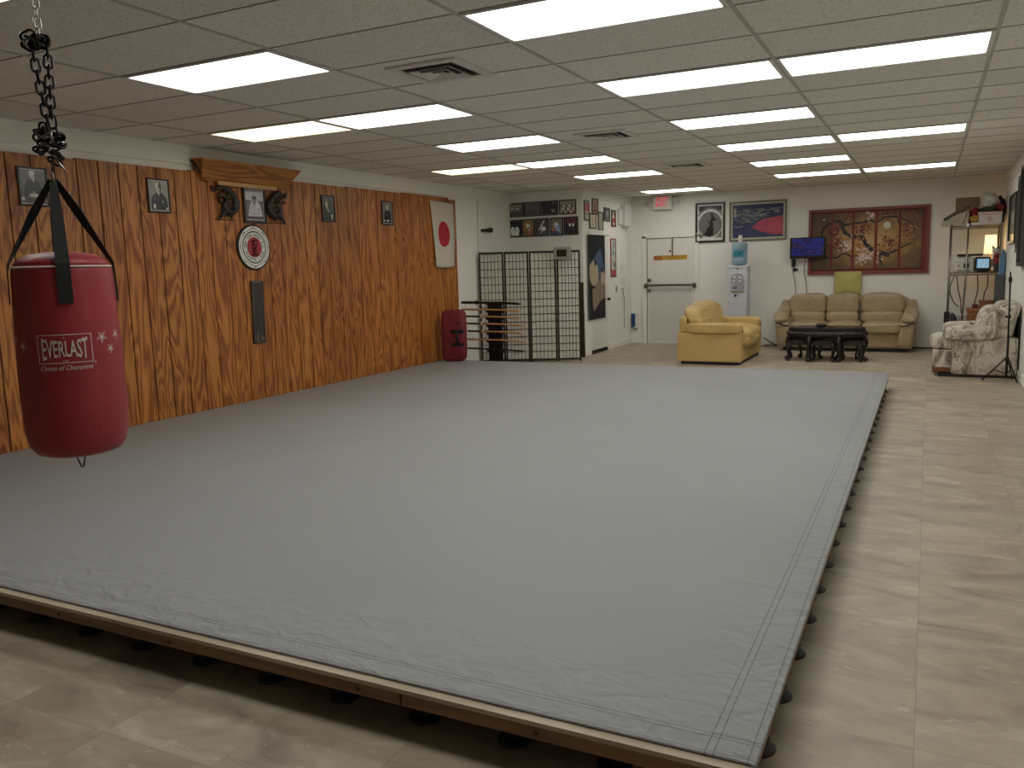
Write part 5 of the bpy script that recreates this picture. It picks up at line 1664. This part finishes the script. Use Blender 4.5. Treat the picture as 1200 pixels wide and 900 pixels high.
MB().tube([(-0.03, 0, 0.0), (0.015, 0, 1.0), (0.025, 0, 2.0)], 0.013, RM, 10).build('tube', up)
MB().cyl((0.014, 0, 1.0), (0.016, 0, 1.04), 0.019, RM, 10).cyl((0.02, 0, 1.95), (0.02, 0, 2.0), 0.018, WHITE, 10).build('joint', up)
ZT, ZM = 1.976, 1.256
cb = thing('cardboard_box', 'brown cardboard box at back on top of wire shelving', 'box', T(0.50, 15.10, ZT))
CBM = mat('#7f6850', 0.8, var=0.05)
MB().b2((-0.165, -0.11, 0.0), (0.165, 0.11, 0.44), CBM, 0.004).build('carton', cb)
MB().b2((-0.166, -0.112, 0.21), (0.166, -0.110, 0.235), mat('#93795c', 0.6)).b2((-0.03, -0.1115, 0.27), (0.03, -0.1105, 0.30), mat('#4d3f30', 0.8)).build('packing_tape', cb)

def lump(c, s, m, seed, e=3.0, amp=0.22):
    rr = random.Random(seed)
    ph = [rr.uniform(0, 6) for _ in range(6)]
    def df(q):
        k = 1 + amp * (math.sin(q.x * 4 + ph[0]) * math.sin(q.y * 3 + ph[1]) + 0.6 * math.sin(q.z * 5 + ph[2] + q.x * 3))
        return Vector((q.x * k, q.y * k, max(-1, q.z * (k if q.z > 0 else 1))))
    return MB().cushion(c, s, m, e, 14, df)
def clump(name, label, cat, loc, s, h, seed, e=2.6, amp=0.22, rough=0.85):
    m_ = mat(h, rough, var=0.18, scale=14, bump=0.3)
    o = lump((0, 0, s[2] / 2), s, m_, seed, e, amp).build(name, None, world=Matrix.Translation(loc))
    return tag(o, label, cat)
bgb = thing('cloth_bag', 'large grey and cream bag slumped on top left of wire shelving', 'bag', T(0.30, 14.82, ZT))
MB(Matrix.Diagonal((1.22, 1.0, 1.0, 1.0))).add([(-0.13, -0.06, 0), (0.17, -0.06, 0), (0.18, -0.02, 0.24), (0.06, -0.02, 0.21), (-0.13, -0.03, 0.08), (-0.13, 0.1, 0), (0.17, 0.1, 0), (0.18, 0.08, 0.24), (0.06, 0.09, 0.20), (-0.13, 0.1, 0.08)],
         [[0, 1, 2, 3, 4], [9, 8, 7, 6, 5], [0, 5, 6, 1], [1, 6, 7, 2], [2, 7, 8, 3], [3, 8, 9, 4], [4, 9, 5, 0]], mat('#a89c8a', 0.85, var=0.15, scale=16)).build('bag_body', bgb)
MB().tube([(-0.13, -0.05, 0.10), (0.06, -0.04, 0.215), (0.17, -0.04, 0.245)], 0.02, mat('#565148', 0.8), 8).tube([(0.12, -0.066, 0.02), (0.17, -0.05, 0.22)], 0.010, mat('#cfc6b6', 0.8), 6).build('bag_strap', bgb, 'dark grey strap band')
clump('red_cloth', 'crumpled red cloth beside the slumped bag on wire shelving', 'cloth', (0.585, 14.93, ZT + 0.0), (0.13, 0.12, 0.25), '#8e2a2a', 3)
clump('yellow_cloth', 'folded yellow cloth under red cloth on wire shelving', 'cloth', (0.585, 14.79, ZT + 0.045), (0.11, 0.12, 0.10), '#b8863a', 4)
clump('paper_stack', 'small white paper bundle at shelf edge below yellow cloth', 'papers', (0.60, 14.735, ZT - 0.004), (0.11, 0.07, 0.045), '#d0ccc2', 8, 6, 0.03)
ctn = thing('white_carton', 'white shoebox style carton with red print on shelving top', 'carton', T(0.80, 14.83, ZT))
MB().b2((-0.155, -0.10, 0.0), (0.155, 0.12, 0.165), mat('#c9c1b8', 0.6, var=0.04), 0.006).build('carton_body', ctn)
MB().b2((-0.16, -0.105, 0.145), (0.16, 0.125, 0.195), mat('#c3a79e', 0.6, var=0.06), 0.006).build('lid', ctn, 'pale reddish lid')
k_ = MB()
k_.tube([(0.022 * math.cos(t_), -0.1015, 0.085 + 0.024 * math.sin(t_)) for t_ in [2 * PI * i / 14 for i in range(14)]], 0.004, mat('#b3473f', 0.5), 6, closed=True)
k_.b2((-0.014, -0.1015, 0.088), (0.014, -0.1, 0.094), mat('#b3473f', 0.5)).b2((-0.03, -0.1015, 0.048), (0.03, -0.1, 0.053), mat('#b3473f', 0.5))
k_.build('printed_emblem', ctn, 'red round printed emblem')
clump('green_cloth', 'dark green folded cloth on top of the white carton', 'cloth', (0.76, 14.82, ZT + 0.195), (0.22, 0.18, 0.07), '#1f2c24', 6, 4, 0.1)
clump('white_cloth_bundle', 'big crumpled white cloth heap highest on wire shelving', 'cloth', (0.79, 14.88, ZT + 0.255), (0.24, 0.20, 0.24), '#c2bdb3', 9, 2.2, 0.28)
clump('grey_cloth', 'small cream cloth between red cloth and white carton', 'cloth', (0.735, 15.11, ZT + 0.0), (0.13, 0.14, 0.27), '#b0a898', 12)
clump('dark_cloth', 'black and dark grey cloth heap at right wall end of shelving', 'cloth', (0.945, 15.08, ZT + 0.0), (0.13, 0.20, 0.42), '#2b2826', 13)
clump('red_bundle', 'small red bundle in front of black cloth on shelving', 'cloth', (0.93, 14.79, ZT + 0.21), (0.10, 0.10, 0.09), '#7c2629', 15)

# middle tier
pt = thing('printer', 'white desktop printer on middle tier of wire shelving', 'printer', T(0.47, 14.86, ZM))
PWm = mat('#c6c1b8', 0.5, var=0.04)
MB().b2((-0.13, -0.12, 0.0), (0.14, 0.15, 0.23), PWm, 0.015, seg=3).build('printer_body', pt)
MB().b2((-0.09, -0.10, 0.25), (0.26, 0.15, 0.285), mat('#2a211e', 0.4), 0.006).b2((-0.06, -0.05, 0.23), (0.1, 0.13, 0.25), PWm).build('scanner_lid', pt, 'dark flat lid')
MB().b2((0.0, -0.126, 0.07), (0.08, -0.12, 0.14), mat('#343c48', 0.3), 0.004).build('display', pt)
MB().b2((-0.11, -0.124, 0.155), (0.12, -0.12, 0.16), mat('#7d7870', 0.6)).b2((-0.08, -0.124, 0.02), (0.1, -0.12, 0.035), mat('#6d6860', 0.6)).cyl((-0.06, -0.125, 0.105), (-0.06, -0.12, 0.105), 0.014, mat('#a33b32', 0.5), 10).build('control_panel', pt)
md = tag(MB(T(0.62, 14.95, ZM)).b2((-0.03, -0.12, 0.0), (0.03, 0.12, 0.22), mat('#a9a49b', 0.5), 0.008).build('modem_box'), 'upright pale grey box between printer and small screen', 'box')
mo_ = thing('small_monitor', 'small black glowing screen on middle tier of wire shelving', 'monitor', T(0.735, 14.80, ZM))
MB().b2((-0.10, -0.02, 0.02), (0.10, 0.05, 0.235), mat('#101012', 0.3), 0.01).build('casing', mo_)
MB().b2((-0.082, -0.0225, 0.065), (0.082, -0.02, 0.205), screen_material('camera_feed', ['#26394a', '#5d8aa6', '#9cc4d6', '#3c5f7c', '#86a9b0'], 0.9, 14, 18)).build('screen', mo_, 'pale blue picture')
MB().b2((-0.08, -0.04, 0.0), (0.08, 0.06, 0.02), mat('#101012', 0.3), 0.006).build('stand', mo_)
lp = thing('table_lamp', 'lit cream lamp with square shade in back right corner', 'lamp', T(0.84, 15.05, ZM))
LS = NT('lit_shade')
o3 = LS.sep(LS.n('ShaderNodeTexCoord').outputs['Object'])
LS.set(hexc('#e8d2a0'), 0.8)
gl = LS.math('MULTIPLY_ADD', LS.math('ABSOLUTE', LS.math('SUBTRACT', o3[2], 0.46)), -2.0, 1.0)
LS.put(LS.p.inputs['Emission Color'], hexc('#ffdb9c'))
LS.put(LS.p.inputs['Emission Strength'], LS.math('MULTIPLY', gl, 2.2))
sh = MB()
sh.add([(-0.085, -0.085, 0.28), (0.085, -0.085, 0.28), (0.085, 0.085, 0.28), (-0.085, 0.085, 0.28), (-0.075, -0.075, 0.57), (0.075, -0.075, 0.57), (0.075, 0.075, 0.57), (-0.075, 0.075, 0.57)],
       [[0, 1, 5, 4], [1, 2, 6, 5], [2, 3, 7, 6], [3, 0, 4, 7]], LS.m)
sh.build('lamp_shade', lp, 'glowing cream square shade')
MB().lathe([(0.07, 0.0), (0.07, 0.015), (0.02, 0.03), (0.04, 0.10), (0.03, 0.18), (0.012, 0.22), (0.012, 0.40)], mat('#8d8577', 0.4), 16).build('base', lp)
MB().ball((0, 0, 0.42), 0.03, emis('lamp_bulb', '#ffd28a', 70.0), 10).build('bulb', lp)
tl_ = MB(frame((0.905, 14.93, ZM + 0.115), (0.75, 0, -0.66), (0.66, 0, 0.75)))
tl_.box((0, 0, 0), (0.21, 0.09, 0.10), mat('#bfb9ae', 0.5), 0.02, seg=3)
tag(tl_.build('white_tube_box'), 'tilted pale box right of the small glowing screen', 'box')
fg = thing('toy_figure', 'small red black and white toy on right of middle tier', 'toy', T(0.92, 14.79, ZM + 0.11))
MB().b2((-0.035, -0.035, -0.11), (0.03, 0.035, 0.03), mat('#3a3431', 0.6), 0.006).build('base', fg)
MB().cushion((0, 0, 0.10), (0.10, 0.09, 0.16), mat('#9b2f3c', 0.5), 2.5, 8).build('body', fg)
MB().ball((-0.02, 0, 0.21), 0.05, mat('#c8c4bd', 0.5), 10).build('head', fg)
for s in (-1, 1):
    MB().tube([(-0.02 + s * 0.03, 0, 0.245), (-0.02 + s * 0.045, 0, 0.29)], [0.02, 0.006], BLACK, 7).build('ear', fg)
MB().tube([(0.04, -0.05, 0.04), (0.05, -0.055, 0.10), (0.02, -0.055, 0.15), (-0.03, -0.055, 0.12)], 0.012, BLACK, 7).build('strap', fg)
bc_ = MB(T(1.0, 14.62, 1.17))
bc_.cushion((-0.01, 0, 0.20), (0.085, 0.16, 0.46), mat('#5f7f9c', 0.85, var=0.2, scale=18, bump=0.3), 3.0, 12, lambda q: Vector((q.x * (1 - 0.35 * q.z) - 0.3 * max(0, -q.z), q.y * (1 - 0.5 * max(0, q.z)), q.z)))
tag(bc_.build('blue_towel'), 'light blue towel hanging at right end of wire shelving', 'towel')
bd_ = MB(T(0.955, 14.62, 0.93)).cushion((0, 0, 0.12), (0.10, 0.10, 0.28), mat('#1d2a44', 0.85), 3, 10)
tag(bd_.build('navy_cloth'), 'dark navy cloth hanging below the light blue towel', 'cloth')
gb = tag(MB(T(0.955, 14.52, 0.62)).b2((-0.065, -0.05, 0.0), (0.065, 0.05, 0.60), mat('#4f4f50', 0.6, var=0.2, scale=30), 0.01).build('grey_case'), 'dark grey upright case against right wall below towel', 'case')

# hanging cords of the rack
CBL = mat('#232020', 0.5)
cds = [([(0.36, 14.80, 1.22), (0.30, 14.80, 1.0), (0.36, 14.80, 0.80), (0.44, 14.80, 0.72)], 'thin black cord curving down at left below printer'),
       ([(0.385, 14.78, 1.22), (0.42, 14.78, 0.98), (0.46, 14.78, 0.80), (0.47, 14.78, 0.62)], 'thin black cord hanging straight below printer'),
       ([(0.67, 14.80, 1.22), (0.685, 14.80, 1.0), (0.66, 14.80, 0.84), (0.64, 14.80, 0.725)], 'black cord hanging below the pale grey upright box'),
       ([(0.81, 14.80, 1.22), (0.815, 14.80, 1.05), (0.775, 14.80, 0.92), (0.77, 14.80, 0.725)], 'black cord hanging below the small glowing screen')]
for pts, lab in cds:
    MB().tube(curve(pts, 5), 0.0075, CBL, 6).build('power_cord', wr)

ds = thing('wooden_desk', 'orange brown wooden desk end behind marbled armchair', 'desk', T(0.725, 14.485, 0))
DW = timber('desk_wood', '#7a4a26', '#9a6438', 0, 22)
MB().b2((-0.20, -0.20, 0.68), (0.22, 0.20, 0.72), DW, 0.006).build('top', ds)
MB().b2((-0.18, -0.18, 0.0), (0.20, 0.18, 0.68), DW, 0.004).build('body', ds)
MB().b2((-0.16, -0.19, 0.45), (0.18, -0.18, 0.65), DW, 0.006).build('drawer_front', ds)
wbx = thing('wooden_crate', 'small reddish wooden box on the desk by right wall', 'box', T(0.79, 14.55, 0.72))
MB().b2((-0.09, -0.10, 0.0), (0.10, 0.10, 0.105), timber('crate_wood', '#6e3c1e', '#8f5630', 0, 18), 0.006).build('box_body', wbx)
MB().b2((-0.095, -0.105, 0.095), (0.105, 0.105, 0.115), timber('crate_lid', '#6e3c1e', '#8f5630', 0, 18), 0.004).build('lid', wbx)
rb_ = tag(MB(T(0.645, 14.45, 0.72)).box((0, 0, 0.03), (0.07, 0.08, 0.06), mat('#6b2027', 0.5), 0.01, M=Matrix.Rotation(0.3, 4, 'Z')).build('red_packet'), 'small dark red packet beside the wooden box on desk', 'packet')
sp = thing('tower_speaker', 'slim black tower at left foot of wire shelving', 'speaker', T(0.27, 14.55, 0))
MB().b2((-0.04, -0.08, 0.0), (0.04, 0.08, 0.66), BLACK, 0.008).build('cabinet', sp)
MB().b2((-0.03, -0.084, 0.06), (0.03, -0.08, 0.60), mat('#242325', 0.9)).build('grille', sp)
bg2 = MB(frame((0.425, 14.395, 0.335), (0.96, 0, 0.28), (-0.28, 0, 0.96)))
bg2.cushion((0, 0, 0), (0.09, 0.66, 0.14), mat('#121113', 0.6), 3.5, 10)
tag(bg2.build('black_bag'), 'black slanted bag leaning on the wooden desk', 'bag')
wsb = tag(MB(T(0.375, 14.62, 0)).b2((-0.055, -0.1, 0.0), (0.075, 0.1, 0.60), mat('#a8a6a2', 0.5), 0.01).build('pale_bin'), 'pale grey upright bin between black tower and black bag', 'bin')

# ------------------------------------------------------------------ right wall frames
def glassy(h):
    def art(w, h_):
        a = Art(w, h_, mat(h, 0.12, var=0.08))
        a.r(-0.3, -0.3, 0.3, 0.3, mat('#9c958a', 0.15))
        return a
    return art
picture('wall_certificate', 'black framed sheet on right wall nearest the lamp corner', RW(13.70, 2.01), 1.05, 0.69, 0.04, mat('#15120f', 0.3), glassy('#8b857b'), None, None, 0.03)
picture('wall_certificate', 'grey framed sheet second from corner on right wall', RW(12.62, 2.03), 0.50, 0.98, 0.06, mat('#5f5b54', 0.5), glassy('#7a756c'), None, None, 0.035)
picture('wall_certificate', 'largest dark framed board at right edge of right wall', RW(11.95, 1.98), 0.62, 1.22, 0.05, mat('#4a463f', 0.5), abstract('#8f8a80', [('r', -0.3, 0.1, 0.3, 0.4, '#2a2522'), ('r', -0.3, -0.35, 0.3, -0.05, '#332e2a')]), None, None, 0.06)

# floor cables by the back wall
tag(MB().tube(curve([(-2.62, 15.30, 0.16), (-2.50, 15.25, 0.08), (-2.35, 15.22, 0.02), (-2.2, 15.28, 0.012), (-2.0, 15.38, 0.012)]), 0.010, CBL, 7)
    .tube(curve([(-2.62, 15.32, 0.012), (-2.4, 15.33, 0.012), (-2.2, 15.35, 0.012)]), 0.010, CBL, 7).build('floor_cable'), 'black cable on floor between loveseat and sofa', 'cable')
tag(MB().tube(curve([(-0.22, 15.35, 0.012), (0.05, 15.33, 0.012), (0.25, 15.36, 0.012), (0.40, 15.38, 0.012)]), 0.010, CBL, 7).build('floor_cable'), 'black cable on floor right of the tan sofa', 'cable')

# ------------------------------------------------------------------ pieces that belong to a part
def base_name(o):
    return o.name.split('.')[0]
kids = {}
for o in list(COL.objects):
    if o.parent is not None:
        kids.setdefault(o.parent.name, []).append(o)
NEST = [('punching_bag', 'printed_logo', 'bag_body'), ('punching_bag', 'piping', 'top_panel'), ('ceiling_vent', 'louvre', 'duct_opening'), ('emblem_sign', 'brush_character', 'red_disc'),
        ('emblem_sign', 'lettering', 'white_face'), ('emblem_sign', 'scalloped_border', 'white_face'), ('portrait', 'print', 'mount_board'), ('framed_photo', 'print', 'mount_board'),
        ('framed_photograph', 'print', 'mount_board'), ('large_print', 'print', 'mount_board'), ('strike_shield', 'handle', 'strap'), ('wall_phone', 'handset', 'body'), ('light_switch', 'toggle', 'plate'),
        ('door_1', 'lock', 'door_slab'), ('door_1', 'peephole', 'door_slab'), ('door_1', 'caution_strip', 'door_slab'), ('door_1', 'kick_panel', 'door_slab'), ('door_1', 'push_bar', 'door_slab'), ('door_2', 'handle', 'door_slab'), ('exit_sign', 'lettering', 'housing'),
        ('television', 'screen', 'casing'), ('small_monitor', 'screen', 'casing'), ('display_box', 'window', 'case'), ('water_cooler', 'tap', 'alcove'), ('water_cooler', 'drip_tray', 'cabinet'),
        ('water_cooler', 'red_label', 'cabinet'), ('water_cooler', 'badge', 'cabinet'), ('water_bottle', 'bottle_label', 'bottle_body'), ('sofa', 'arm_pad', 'arm'), ('sofa', 'arm_piping', 'arm'),
        ('loveseat', 'tuft_button', 'back_cushion'), ('loveseat', 'arm_button', 'arm_pad'), ('printer', 'display', 'printer_body'), ('printer', 'control_panel', 'printer_body'),
        ('white_carton', 'printed_emblem', 'carton_body'), ('wooden_desk', 'drawer_front', 'body'), ('tower_speaker', 'grille', 'cabinet'), ('electrical_box', 'cover', 'cabinet'), ('folding_screen', 'paper_panel', 'lattice_frame'),
        ('wooden_plaque', 'painted_mark', 'board'), ('throw_pillow', 'seam_piping', 'pillow_case'), ('armchair', 'wood_trim', 'footrest')]
for root in [o for o in list(COL.objects) if o.parent is None and o.name in kids]:
    for tn, cn, pn in NEST:
        if base_name(root) != tn:
            continue
        ps = [o for o in kids[root.name] if base_name(o) == pn]
        cs = [o for o in kids[root.name] if base_name(o) == cn]
        for i, c_ in enumerate(cs):
            if ps:
                c_.parent = ps[min(i, len(ps) - 1)]

# ------------------------------------------------------------------ camera, world, output
YAW, PITCH, ROLL, F = -0.4672, -0.1399, -0.0275, 969.07
fw = Vector((math.sin(YAW) * math.cos(PITCH), math.cos(YAW) * math.cos(PITCH), math.sin(PITCH)))
rt = Vector((math.cos(YAW), -math.sin(YAW), 0))
u0 = rt.cross(fw)
r2 = rt * math.cos(ROLL) + u0 * math.sin(ROLL)
u2 = -rt * math.sin(ROLL) + u0 * math.cos(ROLL)
cam = bpy.data.cameras.new('camera')
cam.sensor_width = 36.0
cam.lens = F / 1200 * 36.0
cam.clip_start = 0.05
co = bpy.data.objects.new('camera', cam)
COL.objects.link(co)
Mc = Matrix((r2, u2, -fw)).transposed().to_4x4()
Mc.translation = (0, 0, 1.525)
co.matrix_world = Mc
sc.camera = co

wd = bpy.data.worlds.new('world')
sc.world = wd
wd.use_nodes = True
wd.node_tree.nodes['Background'].inputs[0].default_value = (0.02, 0.02, 0.022, 1)
wd.node_tree.nodes['Background'].inputs[1].default_value = 1.0

sc.view_settings.view_transform = 'Standard'
sc.view_settings.look = 'None'
sc.view_settings.gamma = 1.0
sc.view_settings.use_curve_mapping = False
sc.view_settings.exposure = -0.19
